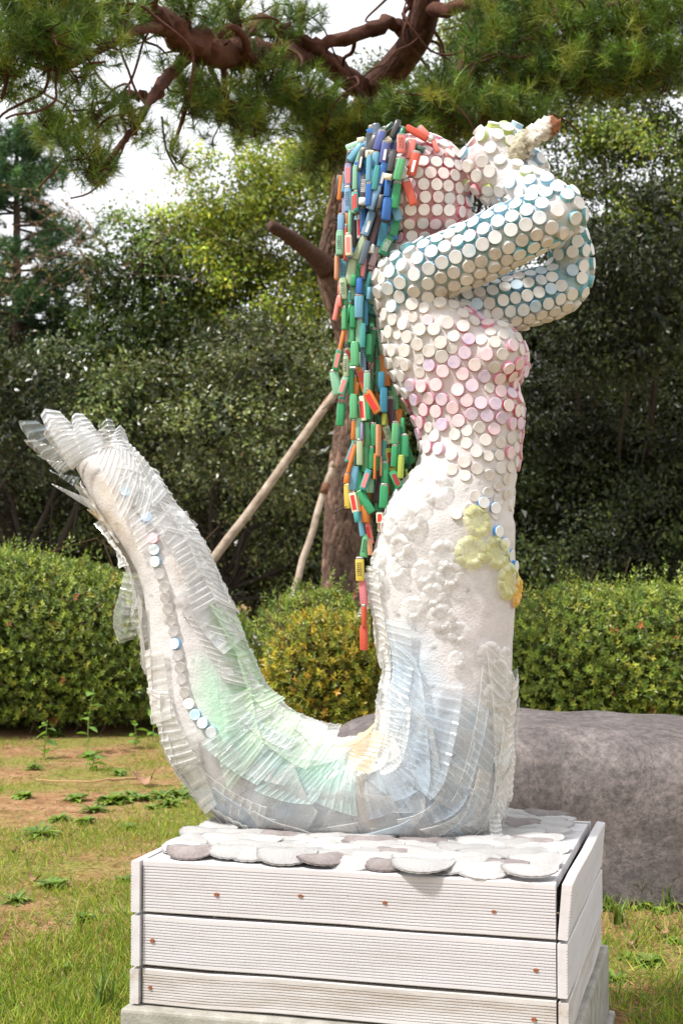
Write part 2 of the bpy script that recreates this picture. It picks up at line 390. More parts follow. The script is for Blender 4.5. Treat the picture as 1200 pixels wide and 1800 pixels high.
for k in range(7):
    p = at(185 + g.normal() * 12, g.uniform(380, 640), 25.3); twig_walk(p, unit(np.array([g.uniform(-1.5, .35), g.normal() * .4, g.uniform(.1, 1.1)])), .0105, 2)
LP = np.array(LP); LP = LP[g.random(len(LP)) < .55]
LP = LP + g.normal(size=LP.shape) * .03
V, T, C = leaves(LP, rand_dir(len(LP), g), rand_dir(len(LP), g), g.uniform(.05, .1, len(LP)), g.uniform(.03, .05, len(LP)), palette(len(LP), [(.3, .2, .08), (.22, .2, .06), (.35, .22, .13)], .2, g))
link('twigs', mbw.mesh('twigs', M_TWIG, True, bb), bt); link('foliage', mesh_np('foliage', V - bb, T, M_LEAF, C), bt)['kind'] = 'stuff'

# ------------------------------------------------------------------ the big pine
PD = 11.0
pb = at(600, 1000, PD); pb[2] = 0
pine = thing('pine_tree', 'leaning red-barked pine propped by poles, its limbs spreading overhead', 'tree', pb)
tp = [(600, 1245, 52, 11), (600, 1120, 40, 11), (600, 1010, 34, 11), (604, 900, 34, 11), (613, 800, 32, 11), (624, 720, 31, 11), (632, 640, 31, 11), (612, 555, 33, 11), (592, 480, 35, 11),
      (598, 410, 31, 10.9), (612, 330, 29, 10.7), (628, 240, 27, 10.4), (655, 165, 27, 10.0), (705, 105, 27, 9.7), (740, 50, 25, 9.4), (752, -20, 22, 9.2), (760, -140, 15, 9)]
TPts = smooth_poly(np.array([np.append(at(a, b_, d), c * d / F) for a, b_, c, d in tp]), 26)
seg = 88; Tt, Aa, Bb = frames(TPts[:, :3]); th = np.linspace(0, 2 * np.pi, seg, endpoint=False)
arc = np.concatenate([[0], np.cumsum(np.linalg.norm(np.diff(TPts[:, :3], axis=0), axis=1))])
g = np.random.default_rng(71)
SEED = np.stack([g.uniform(0, 2 * np.pi, 1500), g.uniform(0, arc[-1], 1500)], 1); SC = g.normal(size=1500)
disp = np.zeros((len(TPts), seg)); pid = np.zeros((len(TPts), seg), int)
for i in range(len(TPts)):
    cand = np.where(np.abs(SEED[:, 1] - arc[i]) < .35)[0]
    wv = .012 * np.sin(arc[i] * 31 + th * 5)
    da = (th[:, None] - SEED[cand, 0] + np.pi) % (2 * np.pi) - np.pi
    dist = np.sqrt((da * .17) ** 2 + ((arc[i] + wv[:, None] - SEED[cand, 1]) * .42) ** 2); o2 = np.argsort(dist, 1)
    f1 = np.take_along_axis(dist, o2[:, :1], 1)[:, 0]; f2 = np.take_along_axis(dist, o2[:, 1:2], 1)[:, 0]
    disp[i] = np.clip((f2 - f1) / .012, 0, 1) ** .7; pid[i] = cand[o2[:, 0]]
rough_amt = np.clip(1 - (arc - 3.7) / 1.2, .3, 1)
R = TPts[:, 3][:, None] + (disp - .7) * .016 * rough_amt[:, None] + SC[pid] * .003 * rough_amt[:, None]
V = TPts[:, None, :3] + R[..., None] * (np.cos(th)[None, :, None] * Aa[:, None] + np.sin(th)[None, :, None] * Bb[:, None])
lo = np.array((.15, .095, .07)); hi = np.array((.085, .038, .025)); up = np.clip((arc - 3.9) / 1.0, 0, 1)[:, None, None]
C = (lo * (1 - up) + hi * up) * (1 + SC[pid][..., None] * .22) * (0.55 + .45 * disp[..., None]) + np.maximum(SC[pid][..., None] - .5, 0) * np.array((.05, .025, .02)) * (1 - up)
link('trunk', mesh_np('trunk', V.reshape(-1, 3) - pb, grid_faces(len(TPts), seg, True), M_BARK, np.clip(C, .01, 1).reshape(-1, 3), True), pine)
RED = np.array((.085, .034, .022))
def limb(pts, name='limb'):
    P = smooth_poly(np.array([np.append(at(a, b_, d), r * d / F) for a, b_, r, d in pts]), 7)
    P[1:-1, :3] += np.random.default_rng(len(pts) * 7 + int(pts[0][0])).normal(size=(len(P) - 2, 3)) * P[1:-1, 3:4] * .22
    mb = MB(); c = RED * (1 + .25 * np.random.default_rng(3).normal(size=(1, 3)))
    Vt, qt, tt = tube(P[:, :3], P[:, 3], 12)
    Vt = Vt + np.random.default_rng(5).normal(size=Vt.shape) * .2 * np.mean(P[:, 3])
    mb.add(Vt, qt, tt, col=np.clip(RED * (1 + .35 * sines(Vt, 9, 4)[:, None]), .01, 1))
    link(name, mb.mesh(name, M_BARK, True, pb), pine); return P
limbs = [limb(p) for p in [
    [(655, 165, 20, 10), (560, 110, 20, 9.4), (500, 95, 22, 8.8), (420, 95, 24, 8.2), (355, 85, 24, 7.8), (300, 45, 20, 7.4), (262, 20, 17, 7.2), (285, -40, 13, 7)],
    [(720, 85, 15, 9.6), (690, 40, 12, 9.5), (600, 70, 11, 9.2), (540, 78, 13, 9), (470, 45, 13, 8.8), (400, 62, 10, 8.6), (330, 55, 8, 8.4)],
    [(745, 40, 13, 9.4), (715, -30, 11, 9.3), (690, -110, 8, 9.2)],
    [(345, 80, 14, 7.8), (300, 130, 10, 7.6), (265, 170, 9, 7.5), (220, 168, 7, 7.4), (170, 205, 5, 7.3), (120, 230, 4, 7.2)],
    [(330, 95, 8, 7.7), (275, 160, 7, 7.4), (235, 225, 6, 7.2), (190, 285, 4, 7.1)],
    [(540, 80, 9, 9), (575, 100, 8, 9.1), (620, 150, 6, 9.2), (650, 180, 4, 9.3)],
    [(760, 20, 13, 9.2), (830, 10, 11, 9), (930, 0, 10, 8.8), (980, 26, 9, 8.6), (1070, 15, 7, 8.4), (1150, -5, 5, 8.2)],
    [(835, 8, 8, 9), (822, 70, 6, 8.8), (800, 140, 6, 8.6), (780, 165, 4, 8.5)],
    [(920, 0, 7, 8.8), (945, 50, 6, 8.7), (980, 85, 5, 8.6), (1040, 110, 4, 8.5), (1130, 120, 3, 8.4)],
    [(300, 45, 12, 7.4), (240, 55, 8, 7), (180, 85, 6, 6.7), (110, 120, 5, 6.5), (40, 110, 3, 6.3)],
    [(262, 20, 10, 7.2), (200, 10, 8, 6.9), (120, 20, 6, 6.6), (30, 30, 4, 6.4)],
    [(425, 95, 8, 8.2), (415, 30, 7, 8.1), (428, -30, 5, 8)],
    [(800, 150, 5, 8.6), (822, 170, 4, 8.5), (832, 205, 3, 8.4)]]]
for li, PL in enumerate(list(limbs)):                      # twisting side branches
    gg = np.random.default_rng(700 + li)
    for k in range(4):
        i0 = int(gg.integers(len(PL) // 4, len(PL) - 2)); p0 = PL[i0]; d0 = unit(gg.normal(size=3) * np.array([1, .7, .7])); Pt = [p0[:3]]
        for _ in range(7): d0 = unit(d0 + gg.normal(size=3) * .45); Pt.append(Pt[-1] + d0 * .11)
        mb = MB(); Pt = smooth_poly(Pt, 3); mb.add(*tube(Pt, np.linspace(max(.008, p0[3] * .4), .005, len(Pt)), 7), col=RED); link('branch', mb.mesh('branch', M_BARK, True, pb), pine)
# a broken dead stub and small dead twigs
P = smooth_poly(np.array([np.append(at(a, b_, d), r * d / F) for a, b_, r, d in [(575, 470, 24, 10.9), (548, 447, 15, 10.8), (510, 417, 13, 10.7), (474, 396, 10, 10.6)]]), 6)
mb = MB(); V, q, tt = tube(P[:, :3], P[:, 3], 12); V += rng.normal(size=V.shape) * .003
mb.add(V, q, tt, col=(.075, .04, .03)); link('broken_stub', mb.mesh('broken_stub', M_BARK, True, pb), pine)
pads = [  # px, py, depth, rx, ry, tufts: needle pads
    (60, 60, 6.3, 110, 70, 70), (140, 40, 6.6, 80, 60, 45), (15, 125, 6.3, 50, 34, 24), (110, 105, 6.5, 45, 28, 16), (215, 30, 7, 55, 34, 24), (60, -20, 6.4, 120, 40, 45),
    (100, 225, 7.2, 60, 22, 26), (165, 192, 7.3, 40, 18, 15), (160, 285, 7.1, 45, 24, 26), (235, 215, 7.2, 34, 16, 11),
    (330, 20, 7.6, 60, 30, 24), (400, 20, 8, 50, 30, 18),
    (330, 165, 7.9, 55, 42, 30), (400, 190, 8.2, 60, 45, 38), (470, 150, 8.5, 70, 45, 42), (530, 170, 8.8, 70, 50, 44), (450, 215, 8.6, 60, 30, 26),
    (560, 215, 9.2, 60, 40, 42), (620, 230, 9.4, 70, 38, 50), (580, 270, 9.6, 50, 34, 36), (680, 215, 9.3, 60, 30, 40), (540, 290, 9.8, 40, 26, 20), (480, 60, 8.8, 50, 40, 18), (530, 30, 9, 50, 30, 16),
    (740, 190, 9, 70, 32, 50), (800, 205, 8.6, 60, 28, 42), (860, 200, 8.5, 60, 28, 40), (920, 210, 8.5, 50, 24, 22), (775, 165, 8.6, 40, 30, 24),
    (880, 90, 8.8, 70, 45, 44), (950, 130, 8.7, 70, 45, 48), (1030, 130, 8.5, 80, 40, 52), (1110, 130, 8.4, 70, 40, 40), (850, 30, 9, 60, 40, 34), (930, 40, 8.8, 60, 40, 34), (1000, 60, 8.6, 60, 40, 36),
    (1090, 50, 8.4, 80, 45, 50), (1170, 30, 8.2, 70, 45, 44), (1180, 120, 8.3, 50, 40, 28), (1000, -10, 8.7, 120, 30, 44), (830, 120, 8.8, 50, 40, 26), (300, 270, 8.2, 30, 12, 6)]
g = np.random.default_rng(72); TP, TD = [], []; mbw = MB()
allb = np.concatenate([p[::2] for p in limbs])
for (px, py, d, rx, ry, n) in pads:
    c = at(px, py, d); s = d / F; nn = int(n * 2.3)
    off = np.clip(g.normal(size=(nn, 3)), -1.7, 1.7) * np.array([rx * s * .5, .22, ry * s * .42])
    P = c + off; TP.append(P); TD.append(off * np.array([1.2, 1.2, .4]) + np.array([0, 0, .22]))
    j = np.argmin(np.linalg.norm(allb[:, :3] - c, axis=1)); root = allb[j, :3]
    Pm = smooth_poly([root, (root + c) / 2 + [0, 0, -.05], c], 4); mbw.add(*tube(Pm, np.linspace(min(.022, allb[j, 3]), .008, len(Pm)), 6), col=RED * .9)
    for k in range(0, nn, 3):
        mbw.add(*tube(np.array([c, (c + P[k]) / 2 + g.normal(size=3) * .03 + [0, 0, -.03], P[k]]), [.006, .005, .003], 4, False), col=RED * .7)
TP = np.concatenate(TP); TD = np.concatenate(TD)
V, T, C = needle_tufts(TP, TD, 46, .09, .0042, [(.075, .14, .02), (.12, .2, .026), (.045, .085, .016), (.2, .24, .032)], g)
link('crown', mesh_np('crown', V - pb, T, M_NEEDLE, C), pine)['kind'] = 'stuff'
link('twigs', mbw.mesh('twigs', M_BARK, True, pb), pine)
for k, (a, b_, c_) in enumerate([((285, 205, 7.4), (292, 260, 7.4), (312, 300, 7.4)), ((600, 110, 9.2), (596, 130, 9.2), (598, 150, 9.2))]):
    mb = MB(); mb.add(*tube(smooth_poly([at(*a), at(*b_), at(*c_)], 4), .006, 5), col=(.05, .035, .03)); link('dead_twig', mb.mesh('dead_twig', M_TWIG, True, pb), pine)

# support poles
M_POLE = mottled('weathered_pole', [(.3, (.2, .15, .11)), (.5, (.33, .26, .2)), (.7, (.45, .37, .3))], 14, .85, .4, .004)
def pole(pts, r, label, sub):
    P = np.array([at(*p) for p in pts]); P = smooth_poly(P, 8); P[1:-1] += rng.normal(size=P[1:-1].shape) * .004
    base = P[-1].copy(); t = thing('support_pole', label, 'pole', base, 'poles propping the pine')
    mb = MB(); mb.add(*tube(P, np.linspace(r * .9, r * 1.05, len(P)), 14)); link('shaft', mb.mesh('shaft', M_POLE, True, base, col=False), t)
    mb = MB(); d = unit(P[10] - P[0]); mb.add(*tube(np.array([P[0] + d * .16, P[0] + d * .2, P[0] + d * .24]), r * 1.12, 12)); link('rope_tie', mb.mesh('rope_tie', M_ROPE, True, base, col=False), t)
M_ROPE = mottled('dark_rope', [(.3, (.1, .04, .025)), (.7, (.2, .09, .05))], 60, .9, .5, .003)
pole([(603, 672, 10.72), (590, 692, 10.7), (375, 985, 10.5), (185, 1262, 10.3)], .034, 'long grey pole leaning far out to the left from the pine trunk', 0)
pole([(585, 815, 10.72), (575, 850, 10.7), (515, 1040, 10.5), (452, 1250, 10.4)], .026, 'thinner brown pole standing close beside the pine trunk', 1)

# ------------------------------------------------------------------ hedges
def hedge(name, label, cx, cy, hx, hy, h, seed, cols, shoots, wts=None, expo=2.7, tall=.07, slope=.0):
    g = np.random.default_rng(seed); base = np.array([cx, cy, 0.0]); t = thing(name, label, 'hedge' if 'hedge' in name else 'shrub', base)
    B, D, Nn, L, W, C = [], [], [], [], [], []
    d = rand_dir(shoots, g); d[:, 2] = np.where(d[:, 2] < -.8, -d[:, 2], d[:, 2]); d = unit(d)
    k = (np.sum(np.abs(d) ** expo, 1)) ** (-1 / expo)
    s = d * k[:, None] * np.array([hx, hy, h * .55])
    depth = g.uniform(0, 1, shoots) ** 2.2 * .32                     # some shoots deeper inside
    s = s * (1 - depth)[:, None]
    lump = sines(s + base, 4.2, seed, 3)[:, None] * .085
    P = base + np.array([0, 0, h * .48]) + s + d * lump + g.normal(size=(shoots, 3)) * .018
    P[:, 2] *= 1 - slope * np.clip((P[:, 0] - base[0]) / hx, 0, 1) ** 1.5
    P[:, 2] = np.maximum(P[:, 2], .04 + g.uniform(0, .12, shoots))
    out = unit(d * np.array([1, 1, .8]) + np.array([0, 0, .75]) + g.normal(size=(shoots, 3)) * .3)
    leggy = (g.random(shoots) < .09) & (d[:, 2] > .25) & (depth < .05)
    P[leggy] += np.array([0, 0, 1.]) * g.uniform(.02, tall + .03, (leggy.sum(), 1))
    base_c = palette(shoots, cols, .14, g, wts) * (1 - .0 * depth[:, None])
    a = unit(np.cross(out, rand_dir(shoots, g))); b2 = np.cross(out, a)
    for j in range(9):
        ang = j * 2.4 + g.uniform(0, .5, shoots); rad = np.cos(ang)[:, None] * a + np.sin(ang)[:, None] * b2
        hgt = (j / 9.) * g.uniform(.025, .055, shoots) * np.where(leggy, 2.2, 1)
        tilt = (1.2 - j * .09 + g.normal(size=shoots) * .18)[:, None]
        dd = unit(out * np.cos(tilt) + rad * np.sin(tilt))
        B.append(P + out * hgt[:, None]); D.append(dd); Nn.append(unit(out * np.sin(tilt) - rad * np.cos(tilt) * .6 + g.normal(size=(shoots, 3)) * .15))
        l = g.uniform(.024, .042, shoots) * (1.0 - .04 * j); L.append(l); W.append(l * g.uniform(.36, .46, shoots)); C.append(np.clip(base_c * (1 + .14 * g.normal(size=(shoots, 1))) * (1 + j * .03), .004, 1))
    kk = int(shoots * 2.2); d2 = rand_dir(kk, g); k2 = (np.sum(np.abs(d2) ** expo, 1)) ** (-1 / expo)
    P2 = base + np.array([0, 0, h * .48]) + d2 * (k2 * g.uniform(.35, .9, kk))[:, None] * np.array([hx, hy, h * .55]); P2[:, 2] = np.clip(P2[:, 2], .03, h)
    B.append(P2); D.append(rand_dir(kk, g)); Nn.append(rand_dir(kk, g)); L.append(np.full(kk, .05)); W.append(np.full(kk, .026)); C.append(palette(kk, cols, .2, g, wts) * .55)  # inner filler leaves, colour darkened to stand in for shade in the gaps
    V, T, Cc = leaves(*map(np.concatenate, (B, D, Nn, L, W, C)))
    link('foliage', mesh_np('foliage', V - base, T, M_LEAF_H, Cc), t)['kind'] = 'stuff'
    mb = MB()
    for _ in range(int(26 * hx)+10):
        r = np.array([g.uniform(-.75, .75) * hx, g.uniform(-.7, .7) * hy, 0]); e = base + r * np.array([1.15, 1.15, 1]) + [g.normal() * .08, g.normal() * .08, h * g.uniform(.6, .92)]
        s0 = base + r * .8 + [0, 0, -.02]; Pm = smooth_poly([s0, (s0 + e) / 2 + g.normal(size=3) * .05, e], 4)
        mb.add(*tube(Pm, np.linspace(.011, .004, len(Pm)), 5, False), col=(.09, .06, .04))
        for _k in range(3):
            p0 = Pm[g.integers(3, len(Pm))]; mb.add(*tube(np.array([p0, p0 + g.normal(size=3) * .08 + [0, 0, .08], p0 + g.normal(size=3) * .14 + [0, 0, .16]]), [.005, .004, .002], 4, False), col=(.12, .07, .045))
    link('stems', mb.mesh('stems', M_TWIG, True, base), t)
    return t
M_LEAF_H = attr_mat('hedge_leaf', rough=0.4, transl=0.22, spec=0.5)
H_GRN = [(.15, .21, .03), (.22, .275, .04), (.095, .145, .026), (.32, .35, .06), (.34, .13, .05)]; HW = [.34, .26, .26, .13, .01]
H_YEL = [(.24, .25, .03), (.38, .32, .035), (.15, .19, .028), (.42, .27, .035)]; HY = [.34, .26, .3, .1]
# x = (px-600)/F*depth
hedge('hedge', 'long clipped hedge with rounded end behind the raised tail', -2.72, 9.75, 2.06, .85, 1.12, 81, H_GRN, 19000, HW, slope=.16)
hedge('round_bush', 'dark green rounded bush at the foot of the pine trunk', -.17, 9.95, .36, .42, .86, 82, H_GRN, 2600, HW, 2.4)
hedge('round_bush', 'yellowing rounded bush between the tail and the torso', -.02, 8.85, .42, .45, .74, 83, H_YEL, 3000, HY, 2.4)
hedge('hedge', 'clipped green hedge behind the purple-grey boulder', 2.65, 9.2, 2.25, .8, .88, 84, H_GRN, 18500, HW)

# ================================================================== PLINTH
FRc = np.array([.4015, 2.72, 0.]); FLc = np.array([-.4025, 2.94, 0.])
BXW = np.linalg.norm(FRc - FLc); BX = (FRc - FLc) / BXW; BY = np.array([-BX[1], BX[0], 0.])   # along the front, into depth
BDEP = .69; ZT, ZB = .4585, .170
ang = math.atan2(BX[1], BX[0])
bo = FLc.copy()                                  # front left corner of the box, local frame x along the front, y into depth
# concrete base
M_CONC = mottled('rough_concrete', [(.3, (.2, .188, .16)), (.5, (.29, .275, .24)), (.7, (.37, .355, .32))], 22, .9, .5, .004, bscale=160)
def bev_box(x0, x1, y0, y1, z0, z1, bv):
    bm = bmesh.new(); V, q = box_v(x0, x1, y0, y1, z0, z1)
    vs_ = [bm.verts.new(v) for v in V]
    for f in q: bm.faces.new([vs_[i] for i in f])
    bmesh.ops.recalc_face_normals(bm, faces=bm.faces)
    if bv: bmesh.ops.bevel(bm, geom=bm.edges[:], offset=bv, segments=2, profile=.6, affect='EDGES')
    return bm
def bm_mesh(bm, name, mat, smooth=False):
    me = bpy.data.meshes.new(name); bm.to_mesh(me); bm.free(); me.materials.append(mat)
    if smooth: me.polygons.foreach_set('use_smooth', np.ones(len(me.polygons), bool))
    return me
base_o = thing('concrete_base', 'rough grey concrete slab block under the white wooden box', 'base', bo, rot=(0, 0, ang))
bm = bev_box(-.034, BXW + .036, -.034, BDEP + .036, -.06, ZB - .003, .006)
link('slab', bm_mesh(bm, 'slab', M_CONC), base_o)
bm = bev_box(-.05, BXW + .05, -.05, BDEP + .05, -.1, .012, .008)
link('footing', bm_mesh(bm, 'footing', M_CONC), base_o)
# white painted deck boards: ridged profile
m, t, b = new_mat('white_deck_paint')
tc = N(t, 'ShaderNodeTexCoord'); mp = N(t, 'ShaderNodeMapping'); mp.inputs['Scale'].default_value = (3, 30, 30); t.links.new(tc.outputs['Object'], mp.inputs[0])
oi = N(t, 'ShaderNodeObjectInfo')
n1 = noise(t, 1.0, 8, .7, vec=mp.outputs[0]); n2 = noise(t, 5, 5, .6); n3 = noise(t, 60, 4, .7)
c = ramp(t, n1.outputs[0], [(.22, (.34, .3, .26)), (.33, (.58, .55, .535)), (.5, (.65, .625, .62)), (.75, (.69, .67, .67))])
dirt = ramp(t, n2.outputs[0], [(.3, (.75, .68, .58)), (.42, (1, 1, 1))])
c = mixc(t, .8, c, mixc(t, 1.0, c, dirt, 'MULTIPLY'))
chips = ramp(t, n3.outputs[0], [(.25, (.45, .4, .36)), (.3, (1, 1, 1))])
c = mixc(t, 1.0, c, chips, 'MULTIPLY')
t.links.new(mixc(t, 1.0, c, (.82, .825, .85), 'MULTIPLY'), b.inputs['Base Color']); b.inputs['Roughness'].default_value = .62; b.inputs['Specular IOR Level'].default_value = .3
bump(t, b, n1.outputs[0], .25, .003)
M_DECK = m
M_DECK2 = m.copy(); M_DECK2.name = 'soiled_deck_paint'
for nd in M_DECK2.node_tree.nodes:
    if nd.type == 'VALTORGB' and abs(nd.color_ramp.elements[0].position - .22) < .01:
        for el, (p_, c_) in zip(nd.color_ramp.elements, [(.28, (.32, .26, .2)), (.42, (.52, .47, .42)), (.54, (.62, .59, .56)), (.75, (.68, .66, .65))]): el.position = p_; el.color = (*c_, 1)
def board_mesh(length, h, thick, ridges, seed):
    """profile in (z, y): y=0 is the mean outer face, ridges run along x"""
    r = np.random.default_rng(seed); pr = [(0, thick), (0, .002)]
    e = .008; pit = (h - 2 * e) / ridges
    pr.append((.002, 0))
    for k in range(ridges):
        z = e + k * pit
        pr += [(z, 0), (z + pit * .12, .0022), (z + pit * .34, .0022), (z + pit * .46, 0)]
    pr += [(h - .002, 0), (h, .002), (h, thick)]
    pr = np.array(pr); nx = 7; xs = np.linspace(0, length, nx); V = []
    for i, x in enumerate(xs):
        wob = r.normal(size=2) * .0008
        V.append(np.stack([np.full(len(pr), x), pr[:, 1] + wob[0], pr[:, 0] + wob[1]], 1))
    V = np.concatenate(V); n = len(pr); q = grid_faces(nx, n, True)
    bm = bmesh.new(); vv = [bm.verts.new(v) for v in V]
    for f in q: bm.faces.new([vv[i] for i in f])
    bm.faces.new([vv[i] for i in range(n)]); bm.faces.new([vv[(nx - 1) * n + i] for i in range(n)][::-1])
    bmesh.ops.recalc_face_normals(bm, faces=bm.faces)
    return bm_mesh(bm, 'board', M_DECK2 if h < .08 else M_DECK)
box_o = thing('plinth_box', 'white wooden plinth box of ridged deck boards topped with scallop shells', 'plinth', bo, rot=(0, 0, ang))
rows = [(.3545, .104), (.2475, .101), (.1715, .070)]
M_SCREW = mottled('rusty_screw', [(.35, (.16, .05, .025)), (.65, (.34, .13, .06))], 90, .85, .4, .001)
screw_bm = bmesh.new(); bmesh.ops.create_cone(screw_bm, cap_ends=True, segments=12, radius1=.0042, radius2=.003, depth=.003)
ME_SCREW = bm_mesh(screw_bm, 'screw', M_SCREW)
BT = .019; g0 = np.random.default_rng(4)
for k, (z, h) in enumerate(rows):
    fb = link('board', board_mesh(BXW, h, BT, [15, 15, 10][k], k), box_o, (0, 0, z))
    for fx in ([.19, .40, .605, .86], [.025, .955], [.02, .95])[k]:
        so = link('screw', ME_SCREW, fb, (fx * .985 + .005 if fx < .5 else fx * .83 / .835, -.0008, h * (.42 + .12 * rng.random()))); so.rotation_euler = (math.pi / 2, 0, 0)
        so.location.x = fx * BXW; so.scale = (g0.uniform(.9, 1.5), g0.uniform(.8, 1.3), 1)
    lb = link('board', board_mesh(BDEP + .012, h - .001, BT, 15 if k < 2 else 10, 10 + k), box_o)
    lb.matrix_local = Matrix.Translation((-BT - .004 + BT * 0 - .0, BDEP + .004, z)) @ Matrix.Rotation(-math.pi / 2, 4, 'Z')
    bk = link('board', board_mesh(BXW, h, BT, 15 if k < 2 else 10, 30 + k), box_o)
    bk.matrix_local = Matrix.Translation((BXW, BDEP, z)) @ Matrix.Rotation(math.pi, 4, 'Z')
    rb = link('board', board_mesh(BDEP + .02, h - .001, BT, 15 if k < 2 else 10, 20 + k), box_o)
    tilt = -.085 if k == 0 else 0.0
    rb.matrix_local = Matrix.Translation((BXW + BT + .004, -.008, z)) @ Matrix.Rotation(math.pi / 2, 4, 'Z') @ Matrix.Rotation(-tilt, 4, 'X')
M_DARKWOOD = mottled('damp_wood', [(.3, (.04, .03, .025)), (.7, (.12, .09, .07))], 30, .9, .4, .003)
for k in range(6):
    y0 = .004 + k * (BDEP - .03) / 6; bm = bev_box(.004, BXW - .004, y0, y0 + (BDEP - .03) / 6 - .006, ZT - .022, ZT, .002)
    link('top_plank', bm_mesh(bm, 'top_plank', M_DECK), box_o)
for (x0, x1) in ((.022, .06), (BXW - .06, BXW - .022)):
    for (y0, y1) in ((.022, .06), (BDEP - .08, BDEP - .04)):
        bm = bev_box(x0, x1, y0, y1, ZB, ZT - .024, .002); link('corner_post', bm_mesh(bm, 'corner_post', M_DARKWOOD), box_o)
# scallop shells glued on the top
def shell_mesh(seed):
    r = np.random.default_rng(seed); nr = 11; nu, nv = 7, nr * 2 + 1
    V = []
    for i in range(nu):
        u = .06 + .94 * i / (nu - 1)
        for j in range(nv):
            a = (j / (nv - 1) - .5) * math.radians(172)
            rr = u * (1.0 - .10 * (abs(j / (nv - 1) - .5) * 2) ** 2) * (1 + .008 * r.normal())
            if i == nu - 1: rr *= 1 + (.006 if j % 2 == 0 else -.004)
            rib = (.014 if j % 2 == 0 else -.014) * u
            z = .19 * math.sin(min(1, u * 1.02) * math.pi * .93) ** .8 * math.cos(a * .8) + rib
            V.append((math.sin(a) * rr, math.cos(a) * rr, z))
    V = np.array(V); q = grid_faces(nu, nv)
    V2 = V.copy(); V2[:, 2] -= .06; n = len(V)
    edge = [(nu - 1) * nv + j for j in range(nv)]
    q2 = [(edge[j], edge[j + 1], edge[j + 1] + n, edge[j] + n) for j in range(nv - 1)]
    s1 = [(i * nv, (i + 1) * nv, (i + 1) * nv + n, i * nv + n) for i in range(nu - 1)]
    s2 = [(i * nv + nv - 1, (i + 1) * nv + nv - 1, (i + 1) * nv + nv - 1 + n, i * nv + nv - 1 + n) for i in range(nu - 1)]
    return np.vstack([V, V2]), np.concatenate([q[:, ::-1], q[:, :] + n, np.array(q2), np.array(s1), np.array(s2)])
def shell_mat(name, stops):
    m, t, b = new_mat(name); n = noise(t, 2.2, 6, .65)
    oi = N(t, 'ShaderNodeObjectInfo'); c = ramp(t, n.outputs[0], stops)
    vv = N(t, 'ShaderNodeMapRange'); vv.inputs['To Min'].default_value = .5; vv.inputs['To Max'].default_value = .74
    t.links.new(oi.outputs['Random'], vv.inputs['Value'])
    cm = N(t, 'ShaderNodeCombineColor')
    for k in range(3): t.links.new(vv.outputs[0], cm.inputs[k])
    t.links.new(mixc(t, 1.0, c, cm.outputs[0], 'MULTIPLY'), b.inputs['Base Color']); b.inputs['Roughness'].default_value = .6
    n2 = noise(t, 14, 5, .7); bump(t, b, n2.outputs[0], .5, .06); return m
M_SH = [shell_mat('white_shell', [(.25, (.38, .34, .31)), (.38, (.66, .635, .62)), (.7, (.74, .73, .725))]),
        shell_mat('grey_shell', [(.3, (.26, .21, .2)), (.5, (.4, .34, .33)), (.7, (.52, .46, .45))])]
SHM = []
for mm in M_SH:
    for k in range(3):
        V, q = shell_mesh(k); SHM.append(mesh_np('scallop_shell', V, q, mm, smooth=True))
g = np.random.default_rng(5)
row_y = np.linspace(.060, BDEP - .005, 16)
cnt = 0
for ri, y in enumerate(row_y[::-1]):
    n = 11; front = (ri == len(row_y) - 1)
    for j in range(n):
        x = .045 + (BXW - .085) * (j + (.5 if ri % 2 else 0.05)) / n + g.normal() * .01
        if x > BXW - .035: continue
        yy = y + g.normal() * .008 + (.02 if front and x < .25 else 0)
        s = g.uniform(.054, .070); grey = (g.random() < (.45 if front else .09))
        # fan opens towards the front edge; each row laps over the one behind it
        rot = Matrix.Rotation(math.pi + g.normal() * .4 - (.7 if x < .08 else 0), 4, 'Z') @ Matrix.Rotation(-.24 + g.normal() * .06, 4, 'X')
        so = link('scallop_shell', SHM[(3 if grey else 0) + int(g.integers(0, 3))], box_o)
        so.matrix_local = Matrix.Translation((x, yy, ZT + .004 + .21 * s + g.uniform(0, .007))) @ rot @ Matrix.Diagonal((s, s, s * g.uniform(.7, 1.0), 1))
        cnt += 1

# ================================================================== BOULDER
def boulder():
    c = np.array([.80, 5.02, .10]); hx, hy, hz = .90, .46, .445
    t = tag(bpy.data.objects.new('boulder', None), None, None); 
    nu, nv = 90, 200; u = np.linspace(-math.pi / 2, math.pi / 2, nu); v = np.linspace(0, 2 * math.pi, nv, endpoint=False)
    U_, V_ = np.meshgrid(u, v, indexing='ij')
    def sp(x, e): return np.sign(x) * np.abs(x) ** e
    P = np.stack([hx * sp(np.cos(U_), .42) * sp(np.cos(V_), .6), hy * sp(np.cos(U_), .42) * sp(np.sin(V_), .6), hz * sp(np.sin(U_), .45)], -1).reshape(-1, 3)
    P[:, 2] += -.045 * (P[:, 0] / hx + .2) * (P[:, 2] > 0)              # top falls to the right
    P[:, 1] += np.where(P[:, 1] < 0, -.10 * np.clip(.2 - P[:, 2] / hz, 0, 1.2) * .6, 0)   # bellies forward below
    nrm = unit(P / np.array([hx, hy, hz]) ** 2)
    P += nrm * (sines(P, 3.0, 9, 3) * .024 + sines(P, 14, 12, 3) * .006)[:, None]
    return P, grid_faces(nu, nv, True), c
P, q, c = boulder()
m, t, b = new_mat('speckled_granite')
n1 = noise(t, 3.6, 9, .72); n2 = noise(t, 42, 6, .8); n3 = noise(t, 160, 3, .7); n4 = noise(t, 1.4, 8, .7, dist=1.2)
c1 = ramp(t, n1.outputs[0], [(.32, (.045, .037, .035)), (.5, (.095, .079, .075)), (.66, (.175, .15, .143))])
c2 = ramp(t, n2.outputs[0], [(.34, (.42, .41, .42)), (.5, (1, 1, 1)), (.64, (1.5, 1.46, 1.44))])
